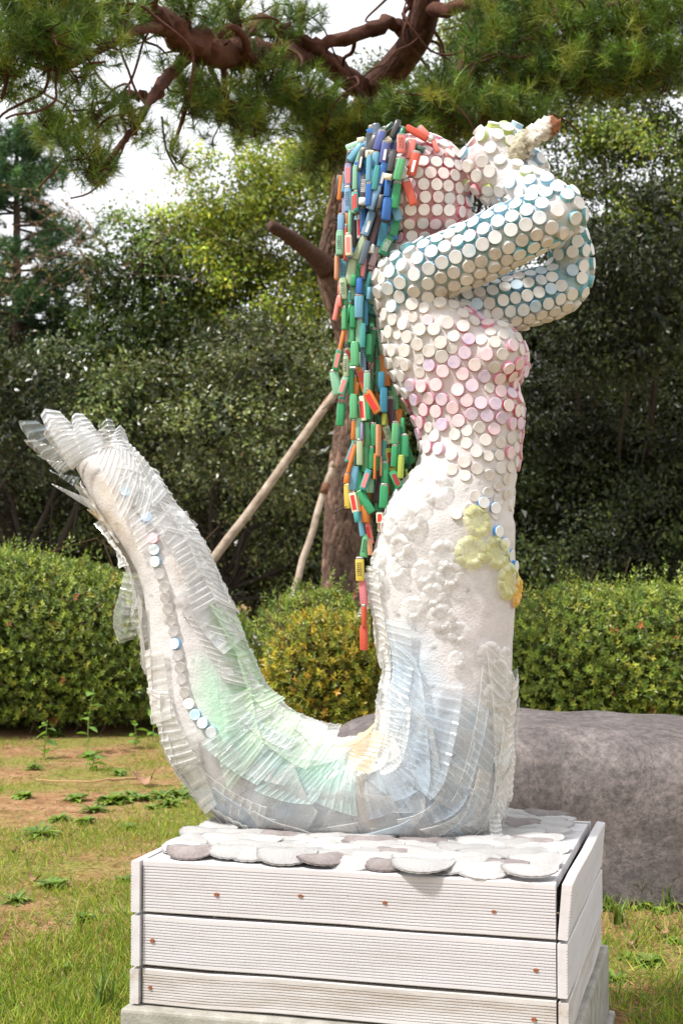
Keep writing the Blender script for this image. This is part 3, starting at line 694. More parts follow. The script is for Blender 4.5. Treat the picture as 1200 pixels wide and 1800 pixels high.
c3 = ramp(t, n3.outputs[0], [(.28, (.55, .55, .6)), (.42, (1, 1, 1)), (.68, (1, 1, 1)), (.78, (1.7, 1.65, 1.6))])
vein = ramp(t, n4.outputs[0], [(.488, (0, 0, 0)), (.5, (.3, .3, .3)), (.512, (0, 0, 0))])
cc = mixc(t, 1.0, mixc(t, 1.0, c1, c2, 'MULTIPLY'), c3, 'MULTIPLY')
cc = mixc(t, vein, cc, (.3, .24, .235))
t.links.new(cc, b.inputs['Base Color']); b.inputs['Roughness'].default_value = .72
bump(t, b, n2.outputs[0], .5, .008)
o = link('boulder', mesh_np('boulder', P, q, m, smooth=True), None, tuple(c)); o.rotation_euler = (0, 0, math.radians(-6))
tag(o, 'smooth purple-grey granite boulder lying behind the plinth', 'boulder')

# ================================================================== MERMAID
MB0 = Q(690, 1470, 0.02); MB0[2] = ZT
mer = thing('mermaid_sculpture', 'white mermaid statue covered in bottle caps, cut plastic bottles and lighter hair', 'sculpture', MB0)
RINGS = [  # outer edge (left / underside / right front), inner edge (upper / back), half depth in metres
    (132, 826, 214, 774, .05), (160, 880, 255, 818, .075), (198, 935, 300, 890, .088), (236, 992, 345, 950, .095), (254, 1050, 375, 1012, .10),
    (262, 1120, 405, 1082, .105), (272, 1190, 430, 1150, .11), (288, 1270, 460, 1215, .115), (324, 1350, 504, 1257, .12), (388, 1422, 560, 1284, .125),
    (462, 1463, 602, 1300, .13), (550, 1478, 636, 1306, .13), (655, 1482, 656, 1308, .135), (790, 1480, 670, 1298, .14), (862, 1447, 678, 1270, .14),
    (884, 1360, 684, 1220, .135), (895, 1260, 688, 1150, .132), (900, 1150, 668, 1072, .132), (905, 1060, 656, 1000, .135), (905, 980, 666, 940, .135),
    (901, 900, 692, 880, .125), (906, 840, 731, 822, .112), (914, 765, 738, 770, .105), (917, 712, 722, 720, .108), (907, 684, 702, 690, .112),
    (913, 642, 680, 632, .118), (893, 600, 668, 570, .12), (850, 562, 662, 520, .115), (800, 530, 676, 482, .10), (768, 488, 704, 456, .07)]
RG = np.array([np.concatenate([Q(a, b_), Q(c_, d_), [e]]) for a, b_, c_, d_, e in RINGS])
for k_ in range(11):                                       # the shell of plastic adds to the plaster core
    c0_ = (RG[k_, :3] + RG[k_, 3:6]) / 2; sh = .88 + .012 * k_; RG[k_, :3] = c0_ + (RG[k_, :3] - c0_) * sh; RG[k_, 3:6] = c0_ + (RG[k_, 3:6] - c0_) * sh
RS = smooth_poly(RG, 8)                                   # dense rings
SMAX = len(RINGS) - 1
def surf(s, th):
    """point on the body sweep: s along (0 tail tip .. SMAX shoulders), th 0 = inner edge, pi/2 = viewer's side, pi = outer edge"""
    s = np.clip(np.asarray(s, float), 0, SMAX - 1e-6) * 8; i = s.astype(int); f = (s - i)[..., None]
    r = RS[i] * (1 - f) + RS[np.minimum(i + 1, len(RS) - 1)] * f
    U_, V_, bd = r[..., :3], r[..., 3:6], r[..., 6:7]
    C_ = (U_ + V_) / 2; A_ = (V_ - U_) / 2
    ct_, st_ = np.cos(th)[..., None], np.sin(th)[..., None]
    return C_ + A_ * np.sign(ct_) * np.abs(ct_) ** .9 + NRM * bd * np.sign(st_) * np.abs(st_) ** .9
def surf_n(s, th):
    e = .02; ds = surf(s + e, th) - surf(s - e, th); dt = surf(s, th + e) - surf(s, th - e)
    n = unit(np.cross(ds, dt)); c = (surf(s, th * 0) + surf(s, th * 0 + np.pi)) / 2
    return n * np.sign(np.sum(n * (surf(s, th) - c), -1, keepdims=True))
mb = MB()
th = np.linspace(0, 2 * np.pi, 40, endpoint=False); ss = np.linspace(0, SMAX - 1e-4, 190)
S_, T_ = np.meshgrid(ss, th, indexing='ij'); V = surf(S_, T_).reshape(-1, 3)
n = len(V); V = np.vstack([V, V[:40].mean(0), V[-40:].mean(0)])
q = grid_faces(190, 40, True); tt = [(n, (j + 1) % 40, j) for j in range(40)] + [(n + 1, n - 40 + j, n - 40 + (j + 1) % 40) for j in range(40)]
mb.add(V, q, np.array(tt))
def limb_tube(pts):
    P = smooth_poly(np.array([np.append(Q(a, b_, o2), r / PXM) for a, b_, r, o2 in pts]), 6)
    V, q, tt = tube(P[:, :3], P[:, 3], 24); mb.add(V, q, tt)
    for e in (0, -1): ball(P[e, :3], P[e, 3])
    return P
def ball(c, r, sc_=(1, 1, 1)):
    nu, nv = 12, 20; u = np.linspace(-1.5, 1.5, nu); v = np.linspace(0, 2 * np.pi, nv, endpoint=False); U_, V_ = np.meshgrid(u, v, indexing='ij')
    P = np.stack([np.cos(U_) * np.cos(V_), np.cos(U_) * np.sin(V_), np.sin(U_)], -1).reshape(-1, 3) * r * np.asarray(sc_) + c
    n = len(P); P = np.vstack([P, P[:nv].mean(0), P[-nv:].mean(0)])
    tt = [(n, (j + 1) % nv, j) for j in range(nv)] + [(n + 1, n - nv + j, n - nv + (j + 1) % nv) for j in range(nv)]
    mb.add(P, grid_faces(nu, nv, True), np.array(tt))
def blob(px, py, r, off, sx=1, sy=1, sz=1): ball(Q(px, py, off), r / PXM, (sx, sy, sz))
near_arm = limb_tube([(715, 508, 54, -.05), (765, 490, 50, -.085), (840, 462, 48, -.105), (915, 428, 46, -.115), (968, 405, 42, -.11), (982, 398, 38, -.10)])
fore_arm = limb_tube([(990, 392, 38, -.10), (955, 366, 38, -.085), (915, 340, 35, -.065), (890, 318, 36, -.05)])
far_arm = limb_tube([(790, 548, 44, .02), (880, 526, 45, .06), (955, 503, 44, .09), (992, 480, 39, .10), (1000, 440, 34, .09), (992, 400, 30, .06), (950, 350, 28, .03), (905, 318, 28, .0)])
# fists closed round the broken horn: palm mass and finger rolls
blob(880, 292, 50, -.03, 1, .9, 1); blob(862, 318, 36, -.04); blob(893, 252, 31, -.03, 1.1, 1, .8); blob(848, 292, 30, -.05); blob(866, 262, 28, -.05); blob(930, 305, 34, -.01, .9, 1, 1.1); blob(905, 330, 30, -.06); blob(874, 350, 22, -.03)
# head, jaw, nose, neck
blob(738, 340, 92, 0, .98, 1.0, 1.08); blob(776, 380, 52, -.005, 1, 1.2, .9); blob(804, 396, 24, 0); blob(800, 330, 24, 0, 1, 1.2, 1); blob(786, 300, 32, 0, 1, 1.4, 1); blob(800, 366, 24, 0, 1, 1.2, .8)
limb_tube([(730, 400, 50, 0), (728, 450, 50, 0), (730, 500, 60, 0)])
blob(865, 629, 58, -.045); blob(870, 629, 54, .05)                       # chest
blob(720, 520, 62, -.03); blob(770, 540, 60, .03)
blob(790, 940, 118, -.035, 1, .7, 1.1)                                  # hip
src = bpy.data.objects.new('tmp_body', mb.mesh('tmp_body', None, col=False)); COL.objects.link(src)
md = src.modifiers.new('r', 'REMESH'); md.mode = 'VOXEL'; md.voxel_size = .0068
ms = src.modifiers.new('s', 'SMOOTH'); ms.factor = .5; ms.iterations = 6
dg = bpy.context.evaluated_depsgraph_get(); ev = src.evaluated_get(dg); bmesh_data = bpy.data.meshes.new_from_object(ev)
bpy.data.objects.remove(src)
nv = len(bmesh_data.vertices); BV = np.zeros(nv * 3, np.float32); bmesh_data.vertices.foreach_get('co', BV); BV = BV.reshape(-1, 3).astype(float)
BN = np.zeros(nv * 3, np.float32); bmesh_data.vertices.foreach_get('normal', BN); BN = BN.reshape(-1, 3)
BV += BN * (sines(BV, 28, 2, 3) * .0022)[:, None]
BV[:, 2] = np.maximum(BV[:, 2], ZT + .004)
px, py = proj(BV)
# paint and stains on the plaster (they belong to the object)
PC = np.tile(np.array((.66, .635, .63)), (nv, 1))
def paint(x, y, rx, ry, rot, col, k):
    a = math.radians(rot); dx, dy = px - x, py - y
    u = (dx * math.cos(a) + dy * math.sin(a)) / rx; v = (-dx * math.sin(a) + dy * math.cos(a)) / ry
    nz = sines(BV, 34, int(abs(x * 3 + y)), 3) * .45
    f = np.clip(1.15 - np.sqrt(u * u + v * v) + nz * .5, 0, 1) ** 1.1 * k
    PC[:] = PC * (1 - f[:, None]) + np.array(col) * f[:, None]
GRN, MINT, SKYB, RUST, GREY, BEIGE = (.17, .52, .13), (.34, .64, .44), (.38, .56, .72), (.66, .36, .14), (.36, .33, .30), (.55, .47, .38)
for a in [(408, 1140, 90, 26, 68, GRN, 1), (432, 1205, 75, 32, 60, GRN, .9), (490, 1270, 110, 30, 28, GRN, .75), (370, 1190, 60, 30, 70, MINT, .35), (390, 1230, 90, 40, 60, MINT, .5), (420, 1290, 120, 50, 40, MINT, .8), (540, 1345, 140, 50, 20, MINT, .75),
          (470, 1370, 110, 50, 28, SKYB, .65), (520, 1430, 110, 40, 10, SKYB, .6), (620, 1400, 60, 60, 0, SKYB, .35), (745, 1420, 110, 60, 0, SKYB, .75), (770, 1300, 60, 110, 0, SKYB, .6), (730, 1180, 50, 90, 10, SKYB, .5),
          (845, 1330, 40, 120, 0, SKYB, .4), (840, 1430, 30, 60, 20, (.45, .55, .8), .5), (690, 1200, 30, 60, 0, SKYB, .4), (645, 1305, 50, 22, 0, RUST, .55), (640, 1370, 24, 80, 0, RUST, .55), (655, 1440, 16, 50, 0, RUST, .4),
          (160, 838, 55, 22, 35, GREY, .75), (190, 862, 40, 18, 40, BEIGE, .7), (205, 920, 70, 22, 50, BEIGE, .75), (320, 1010, 60, 30, 60, BEIGE, .45), (330, 1065, 60, 8, 0, GREY, .75), (300, 1330, 70, 22, 50, (.6, .57, .55), .5),
          (420, 1420, 80, 30, 25, (.62, .6, .58), .5), (550, 1476, 120, 10, 0, GREY, .5), (700, 1478, 140, 8, 0, BEIGE, .6), (735, 505, 40, 30, 0, (.72, .66, .63), .35), (700, 590, 40, 60, 0, (.72, .68, .64), .35),
          (830, 680, 110, 130, 0, (.68, .56, .57), .6), (760, 370, 95, 115, 0, (.52, .24, .24), .9), (830, 330, 30, 90, 0, (.66, .18, .2), .55), (900, 900, 30, 120, 0, (.74, .69, .66), .4), (850, 1100, 90, 110, 0, (.79, .73, .76), .5),
          (1000, 540, 120, 40, -25, (.22, .50, .56), .7), (870, 455, 230, 40, -18, (.2, .5, .57), .9), (960, 505, 120, 50, -15, (.2, .48, .58), .9), (820, 540, 60, 30, 0, (.75, .7, .66), .4)]: paint(*a)
# small dark specks of grime
for i in rng.choice(nv, 500): 
    near_ = np.sum((BV - BV[i]) ** 2, 1) < .0055 ** 2; PC[near_] *= rng.uniform(.55, .9)
Fq = np.zeros(len(bmesh_data.polygons) * 4, np.int32)
bmesh_data.polygons.foreach_get('vertices', Fq); Fq = Fq.reshape(-1, 4)
M_PLASTER = attr_mat('painted_plaster', rough=.7, spec=.3, nscale=45, namp=.12, bstr=.55, bdist=.004, bscale=190)
bodyme = mesh_np('body', BV - MB0, Fq, M_PLASTER, np.clip(PC * .86, 0, 1), True); bpy.data.meshes.remove(bmesh_data)
body = link('body', bodyme, mer)
bvh = BVHTree.FromPolygons([tuple(v) for v in BV], [tuple(f) for f in Fq])
def snap(px_, py_):
    d = Vector(ray(px_, py_)).normalized(); h = bvh.ray_cast(Vector(CAM), d)
    return (np.array(h[0]), np.array(h[1])) if h[0] is not None else (None, None)

def plastic(name, tint, dens, rough=.10):
    """thin cut bottle sheet: mostly see-through, a little milky, glossy"""
    m, t, b = new_mat(name); t.nodes.remove(b); out = t.nodes['Material Output']
    n = noise(t, 16, 5, .65); n2 = noise(t, 70, 3, .6)
    bp = N(t, 'ShaderNodeBump'); bp.inputs['Strength'].default_value = .3; bp.inputs['Distance'].default_value = .002; t.links.new(n2.outputs[0], bp.inputs['Height'])
    tr = N(t, 'ShaderNodeBsdfTransparent'); tr.inputs[0].default_value = (1, 1, 1, 1)
    df = N(t, 'ShaderNodeBsdfDiffuse'); df.inputs[0].default_value = (*tint, 1); tl = N(t, 'ShaderNodeBsdfTranslucent'); tl.inputs[0].default_value = (*tint, 1)
    mm = N(t, 'ShaderNodeMixShader'); mm.inputs[0].default_value = .25; t.links.new(df.outputs[0], mm.inputs[1]); t.links.new(tl.outputs[0], mm.inputs[2])
    mr = N(t, 'ShaderNodeMapRange'); mr.inputs['From Min'].default_value = .35; mr.inputs['From Max'].default_value = .7; mr.inputs['To Min'].default_value = max(0, dens - .08); mr.inputs['To Max'].default_value = dens + .14
    t.links.new(n.outputs[0], mr.inputs['Value'])
    lw = N(t, 'ShaderNodeLayerWeight'); lw.inputs[0].default_value = .5; t.links.new(bp.outputs[0], lw.inputs['Normal'])
    pw = N(t, 'ShaderNodeMath', operation='POWER'); pw.inputs[1].default_value = 1.3; t.links.new(lw.outputs['Facing'], pw.inputs[0])
    ad = N(t, 'ShaderNodeMath', operation='MULTIPLY_ADD', use_clamp=True); ad.inputs[1].default_value = .85; t.links.new(pw.outputs[0], ad.inputs[0]); t.links.new(mr.outputs[0], ad.inputs[2])
    base = N(t, 'ShaderNodeMixShader'); t.links.new(ad.outputs[0], base.inputs[0]); t.links.new(tr.outputs[0], base.inputs[1]); t.links.new(mm.outputs[0], base.inputs[2])
    gl = N(t, 'ShaderNodeBsdfGlossy'); gl.inputs['Roughness'].default_value = rough; t.links.new(bp.outputs[0], gl.inputs['Normal'])
    f2 = N(t, 'ShaderNodeMath', operation='MULTIPLY_ADD', use_clamp=True); f2.inputs[1].default_value = .16; f2.inputs[2].default_value = .045; t.links.new(pw.outputs[0], f2.inputs[0])
    ms = N(t, 'ShaderNodeMixShader'); t.links.new(f2.outputs[0], ms.inputs[0]); t.links.new(base.outputs[0], ms.inputs[1]); t.links.new(gl.outputs[0], ms.inputs[2])
    t.links.new(ms.outputs[0], out.inputs[0]); return m
# ---- bottle caps
def cap_mat(name, top, side, stain):
    def one(nm, base, st, rough, worn):
        m, t, b = new_mat(nm); oi = N(t, 'ShaderNodeObjectInfo'); tc = N(t, 'ShaderNodeTexCoord')
        ad = N(t, 'ShaderNodeVectorMath', operation='ADD'); sc_ = N(t, 'ShaderNodeVectorMath', operation='SCALE'); cx = N(t, 'ShaderNodeCombineXYZ')
        for k in range(3): t.links.new(oi.outputs['Random'], cx.inputs[k])
        t.links.new(cx.outputs[0], sc_.inputs[0]); sc_.inputs['Scale'].default_value = 37; t.links.new(tc.outputs['Object'], ad.inputs[0]); t.links.new(sc_.outputs[0], ad.inputs[1])
        n = noise(t, 55 if not worn else 75, 5, .65, vec=ad.outputs[0])
        c = ramp(t, n.outputs[0], [(.36, st), (.56, base)])
        mr = N(t, 'ShaderNodeMapRange'); mr.inputs['To Min'].default_value = .76; mr.inputs['To Max'].default_value = .93; t.links.new(oi.outputs['Random'], mr.inputs['Value'])
        cm = N(t, 'ShaderNodeCombineColor')
        for k in range(3): t.links.new(mr.outputs[0], cm.inputs[k])
        t.links.new(mixc(t, 1.0, c, cm.outputs[0], 'MULTIPLY'), b.inputs['Base Color']); b.inputs['Roughness'].default_value = rough; b.inputs['Specular IOR Level'].default_value = .4
        n2 = noise(t, 240, 4, .7); bump(t, b, n2.outputs[0], .12, .0006); return m
    return [one(name + '_top', top, stain, .5, False), one(name + '_side', side, tuple(.4 * a + .6 * b_ for a, b_ in zip((.8, .8, .8), side)), .42, True)]
WH = (.71, .695, .685)
CAPS = {'white': cap_mat('white_cap', WH, (.74, .71, .68), (.70, .64, .58)), 'cream': cap_mat('cream_cap', (.68, .645, .605), (.60, .56, .51), (.55, .5, .46)),
        'teal': cap_mat('teal_cap', (.79, .79, .79), (.14, .45, .52), (.70, .72, .72)), 'sky': cap_mat('sky_cap', (.78, .79, .80), (.30, .56, .74), (.60, .70, .76)),
        'blue': cap_mat('blue_cap', (.60, .74, .86), (.16, .42, .74), (.45, .64, .82)), 'pink': cap_mat('pink_cap', (.78, .57, .62), (.76, .26, .38), (.76, .68, .69)),
        'lilac': cap_mat('lilac_cap', (.70, .58, .66), (.76, .36, .48), (.55, .46, .64)), 'red': cap_mat('red_cap', (.79, .72, .70), (.62, .10, .15), (.76, .60, .58)),
        'rose': cap_mat('rose_cap', (.80, .755, .73), (.70, .36, .38), (.74, .63, .58)), 'green': cap_mat('green_cap', (.78, .78, .75), (.50, .62, .16), (.70, .68, .62)),
        'bluew': cap_mat('bluewhite_cap', (.80, .80, .80), (.08, .33, .72), (.74, .76, .78))}
M_CLEARCAP = plastic('clear_cap', (.66, .64, .62), .34)
CAPS['clear'] = [M_CLEARCAP, M_CLEARCAP]
def cap_mesh(mats, r=.0140, h=.0095, seg=18):
    th = np.linspace(0, 2 * np.pi, seg, endpoint=False); cs = np.stack([np.cos(th), np.sin(th)], 1)
    prof = [(1.03, -.004), (1.03, .0015), (1.0, .002), (1.0, h * .9), (.95, h)]
    V = np.concatenate([np.column_stack([cs * r * k, np.full(seg, z)]) for k, z in prof] + [np.array([[0, 0, h - .0003]])])
    q = grid_faces(len(prof), seg, True)[:, :]; k = (len(prof) - 1) * seg
    tt = np.array([(k + j, k + (j + 1) % seg, len(V) - 1) for j in range(seg)])
    mi = np.concatenate([np.where(np.arange(len(q)) < 3 * seg, 1, 0), np.zeros(seg, int)])
    return mesh_np('bottle_cap', V, [q, tt], mats=mats, midx=mi)
CAPM = {k: cap_mesh(v) for k, v in CAPS.items()}
Mark = []
def pack(mask, dmin, g, limit=9999, jitter=0.0, start=None):
    """tight packing on the body surface: always take the free spot nearest to those already used"""
    idx = np.where(mask)[0]
    if len(idx) > 22000: idx = g.choice(idx, 22000, replace=False)
    P = BV[idx]; d1 = np.full(len(idx), 9.0); d2 = np.full(len(idx), 9.0); out = []
    for mk_ in Mark: 
        d = np.linalg.norm(P - mk_[0], axis=1); d2 = np.minimum(d2, np.maximum(d, d1)); d1 = np.minimum(d1, d)
    if not (d1 >= dmin).any(): return out
    cur = int(np.argmin(np.where(d1 >= dmin, d2, np.inf))) if Mark else int(g.integers(len(idx)))
    for _ in range(limit):
        out.append(idx[cur]); d = np.linalg.norm(P - P[cur], axis=1)
        d2 = np.minimum(d2, np.maximum(d, d1)); d1 = np.minimum(d1, d)
        ok = d1 >= dmin * (1 + jitter * g.random())
        if not ok.any(): break
        cur = int(np.argmin(np.where(ok, d2 + .3 * d1, np.inf)))
    return out
g = np.random.default_rng(91)
fi = g.integers(0, len(Fq), 150000); wu, wv2 = g.random((150000, 1)), g.random((150000, 1))
def bil(A): q4 = A[Fq[fi]]; return (q4[:, 0] * (1 - wu) + q4[:, 1] * wu) * (1 - wv2) + (q4[:, 3] * (1 - wu) + q4[:, 2] * wu) * wv2
SV, SN = bil(BV), unit(bil(BN)); sel = (SV[:, 2] > Q(700, 910)[2]); BV, BN = SV[sel], SN[sel]; px, py = proj(BV)
def seg_dist(P, path):
    return np.min(np.linalg.norm(P[:, None] - path[None, :, :3], axis=2) - path[None, :, 3], axis=1)
dn, df, dfo = seg_dist(BV, near_arm), seg_dist(BV, far_arm), seg_dist(BV, fore_arm)
up_ = BV[:, 2]
head_m = (np.linalg.norm((BV - Q(745, 350)) / np.array([1, 1, 1.1]), axis=1) < .175) & (py < 455) & (dn > .012) & (px < 842)
hand_m = (px > 808) & (py < 372) & ~((py > 330) & (px > 905)) & (np.abs(dn) > .02)
fore_m = (dfo < .012) & ~hand_m & (py < 400) & (px > 880) & (dn > .012)
near_m = (np.minimum(dn, 9) < .010) & ~fore_m & ~hand_m & (px > 690) & ~head_m
far_m = (df < .010) & ~near_m & ~fore_m & ~hand_m & (px > 815) & ~head_m
head_m &= ~near_m & ~hand_m & (dn > .012)
torso_m = ~(head_m | hand_m | fore_m | near_m | far_m) & (py < 905) & (py > 430) & (px > 600)
def normal_of(i): return unit(BN[i])
def spread(mask, dmin, jit, chooser, limit=9999):
    for i in pack(mask, dmin, g, limit, jit):
        c = chooser(px[i], py[i], BN[i])
        if c: Mark.append((BV[i], BN[i], *c))
def ch_arm(x, y, n):
    und = n[2] < -.45
    if und and g.random() < .8: return ('white' if g.random() < .5 else 'cream', 1, 0)
    return (g.choice(['teal', 'sky', 'white'], p=[.66, .24, .10]), 1.05, 0.0)
def nearest_ok(p, dmin): return all(np.sum((p - mk_[0]) ** 2) > dmin * dmin for mk_ in Mark)
def rows_on(path, d, chooser, okf, lo=0.0, hi=1.0, phase=0.0):
    L = np.concatenate([[0], np.cumsum(np.linalg.norm(np.diff(path[:, :3], axis=0), axis=1))]); Tt_, A_, B_ = frames(path[:, :3])
    nrow = max(6, 2 * int(round(np.pi * float(np.median(path[:, 3])) / (d * .88))))
    for rw in range(nrow):
        th_ = phase + 2 * np.pi * rw / nrow; t0 = L[-1] * lo + (d / 2 if rw % 2 else 0)
        while t0 < L[-1] * hi:
            c0 = np.array([np.interp(t0, L, path[:, k]) for k in range(4)]); i_ = min(len(L) - 1, int(np.searchsorted(L, t0)))
            dr = unit(np.cos(th_) * A_[i_] + np.sin(th_) * B_[i_]); h_ = bvh.ray_cast(Vector(c0[:3] + dr * (c0[3] + .03)), Vector(-dr), .06)
            if h_[0] is not None:
                p_, n_ = np.array(h_[0]), np.array(h_[1]); x_, y_ = (float(v_) for v_ in proj(p_))
                if np.dot(n_, dr) > .5 and okf(x_, y_) and nearest_ok(p_, d * .82):
                    c_ = chooser(x_, y_, n_)
                    if c_: Mark.append((p_ + g.normal(size=3) * .0009, n_, *c_))
            t0 += d
def ch_far(x, y, n): return (g.choice(['teal', 'sky', 'blue', 'white'], p=[.55, .2, .1, .15]), 1.0, 0) if n[2] > -.5 else (g.choice(['white', 'cream']), 1, 0)
rows_on(near_arm, .0292, ch_arm, lambda x, y: True, .02, 1.0, .3)
rows_on(far_arm[:int(len(far_arm) * .72)], .0292, ch_far, lambda x, y: True, .12, 1.0)
HP = np.array([np.append(Q(748, y_), .125) for y_ in np.linspace(232, 470, 40)]); zz = 0; row_z = np.arange(.0, np.linalg.norm(HP[-1, :3] - HP[0, :3]), .0250)
for ri, tz in enumerate(row_z):
    c0 = HP[0, :3] + (HP[-1, :3] - HP[0, :3]) * tz / np.linalg.norm(HP[-1, :3] - HP[0, :3]); a_ = (.5 if ri % 2 else 0) * .25
    while a_ < 2 * np.pi:
        dr = np.array([math.cos(a_), math.sin(a_), 0.0]); h_ = bvh.ray_cast(Vector(c0 + dr * .17), Vector(-dr), .17); step = .25
        if h_[0] is not None:
            p_, n_ = np.array(h_[0]), np.array(h_[1]); rr_ = np.linalg.norm(p_ - c0); step = .0282 / max(rr_, .03); x_, y_ = (float(v_) for v_ in proj(p_))
            if rr_ < .15 and x_ > 655 and x_ < 840 and nearest_ok(p_, .0232) and np.min(np.linalg.norm(near_arm[:, :3] - p_, axis=1) - near_arm[:, 3]) > .004:
                Mark.append((p_, n_, g.choice(['rose', 'red', 'white', 'pink'], p=[.5, .28, .14, .08]), .93, -.001))
        a_ += step
spread(near_m, .0272, .01, ch_arm); spread(far_m, .0272, .01, ch_far); spread(head_m & (px > 660) & (py > 240), .0255, .01, lambda x, y, n: (g.choice(['rose', 'red', 'white']), .92, -.001))
spread(fore_m, .0285, .1, lambda x, y, n: (g.choice(['white', 'cream', 'green', 'sky'], p=[.62, .2, .08, .1]), .95, -.004) if g.random() < .9 else None)
spread(hand_m, .0292, .1, lambda x, y, n: (g.choice(['white', 'green', 'sky', 'cream'], p=[.56, .16, .2, .08]), .98, -.001) if g.random() < .93 else None)
def ch_torso(x, y, n):
    if y < 640 and x < 790: return (g.choice(['white', 'cream'], p=[.8, .2]), 1.02, -.001) if g.random() < .9 else None
    if y > 835: return (g.choice(['cream', 'white'], p=[.6, .4]), .9, -.0045) if (x > 800 and g.random() < .75) else None
    if y > 790 and x < 780: return None
    pinky = 1.25 * math.exp(-(((x - 805) / 85) ** 2 + ((y - 665) / 120) ** 2)) + .55 * math.exp(-(((x - 735) / 28) ** 2 + ((y - 700) / 60) ** 2)) + .5 * (x > 885)
    r = g.random()
    if r < pinky * .85: return (g.choice(['pink', 'lilac', 'red'], p=[.46, .44, .10]), 1.0, -.0015)
    if r < .9: return (g.choice(['cream', 'white'], p=[.55, .45]), .95, -.0035 if x > 720 else -.001)
    return None
spread(torso_m, .0292, .05, ch_torso)
spread(torso_m & (py < 830) & ((py < 780) | (px > 790)), .0262, .02, lambda x, y, n: (g.choice(['cream', 'white', 'pink'], p=[.45, .35, .2]), .88, -.004))
for (x, y, k) in [(222, 866, 'blue'), (238, 885, 'clear'), (247, 897, 'clear'), (257, 911, 'blue'), (265, 929, 'clear'), (270, 947, 'pink'), (272, 967, 'sky'), (275, 987, 'sky'), (283, 1010, 'clear'), (291, 1032, 'clear'), (293, 1050, 'clear'),
                  (297, 1070, 'clear'), (302, 1090, 'clear'), (307, 1110, 'clear'), (310, 1132, 'blue'), (314, 1153, 'clear'), (318, 1173, 'clear'), (321, 1194, 'clear'), (327, 1216, 'clear'), (334, 1237, 'white'), (344, 1256, 'blue'), (358, 1271, 'sky'),
                  (373, 1286, 'sky'), (398, 1184, 'white'), (385, 1126, 'sky'), (330, 1076, 'clear'), (848, 884, 'bluew'), (868, 893, 'bluew'), (873, 934, 'bluew'), (884, 955, 'bluew'), (893, 975, 'bluew'), (901, 995, 'bluew')]:
    p, n = snap(x, y)
    if p is not None: Mark.append((p, n, k, .9, .001))
def cap_matrix(p, n, s, lift, g):
    n = unit(np.asarray(n, float) + g.normal(size=3) * .09); a = unit(np.cross(n, g.normal(size=3))); b_ = np.cross(n, a)
    M = np.eye(4); M[:3, 0] = a * s; M[:3, 1] = b_ * s; M[:3, 2] = n * s; M[:3, 3] = p - MB0 + n * lift
    return Matrix(M.tolist())
# those on the viewer's side show largest: single objects; the far side is one mass
vis = []
for mk in Mark:
    d = CAM - mk[0]; fac = float(np.dot(unit(mk[1]), unit(d)))
    h = bvh.ray_cast(Vector(mk[0] + unit(mk[1]) * .012), Vector(d).normalized())
    vis.append(fac - (2 if h[0] is not None else 0))
order = np.argsort(-np.array(vis)); CAPN = 0
extra = {}
for rank, i in enumerate(order):
    p, n, k, s, lift = Mark[i]; M = cap_matrix(p, n, s, lift, g)
    if rank < 300: link('bottle_cap', CAPM[k], body, mtx=M); CAPN += 1
    else: extra.setdefault(k, []).append(M)
bm = bmesh.new(); mats_all = []
for k, L_ in extra.items():
    b0 = len(mats_all); mats_all += CAPS[k]
    for M in L_:
        nb = len(bm.faces); tmp = CAPM[k].copy(); tmp.transform(M); bm.from_mesh(tmp); bpy.data.meshes.remove(tmp)
        bm.faces.ensure_lookup_table()
        for f in bm.faces[nb:]: f.material_index += b0
me = bpy.data.meshes.new('back_caps'); bm.to_mesh(me); bm.free()
for m_ in mats_all: me.materials.append(m_)
o = link('bottle_cap_mass', me, body); o['kind'] = 'stuff'
print('caps', len(Mark), 'visible', int((np.array(vis) > 0).sum()))

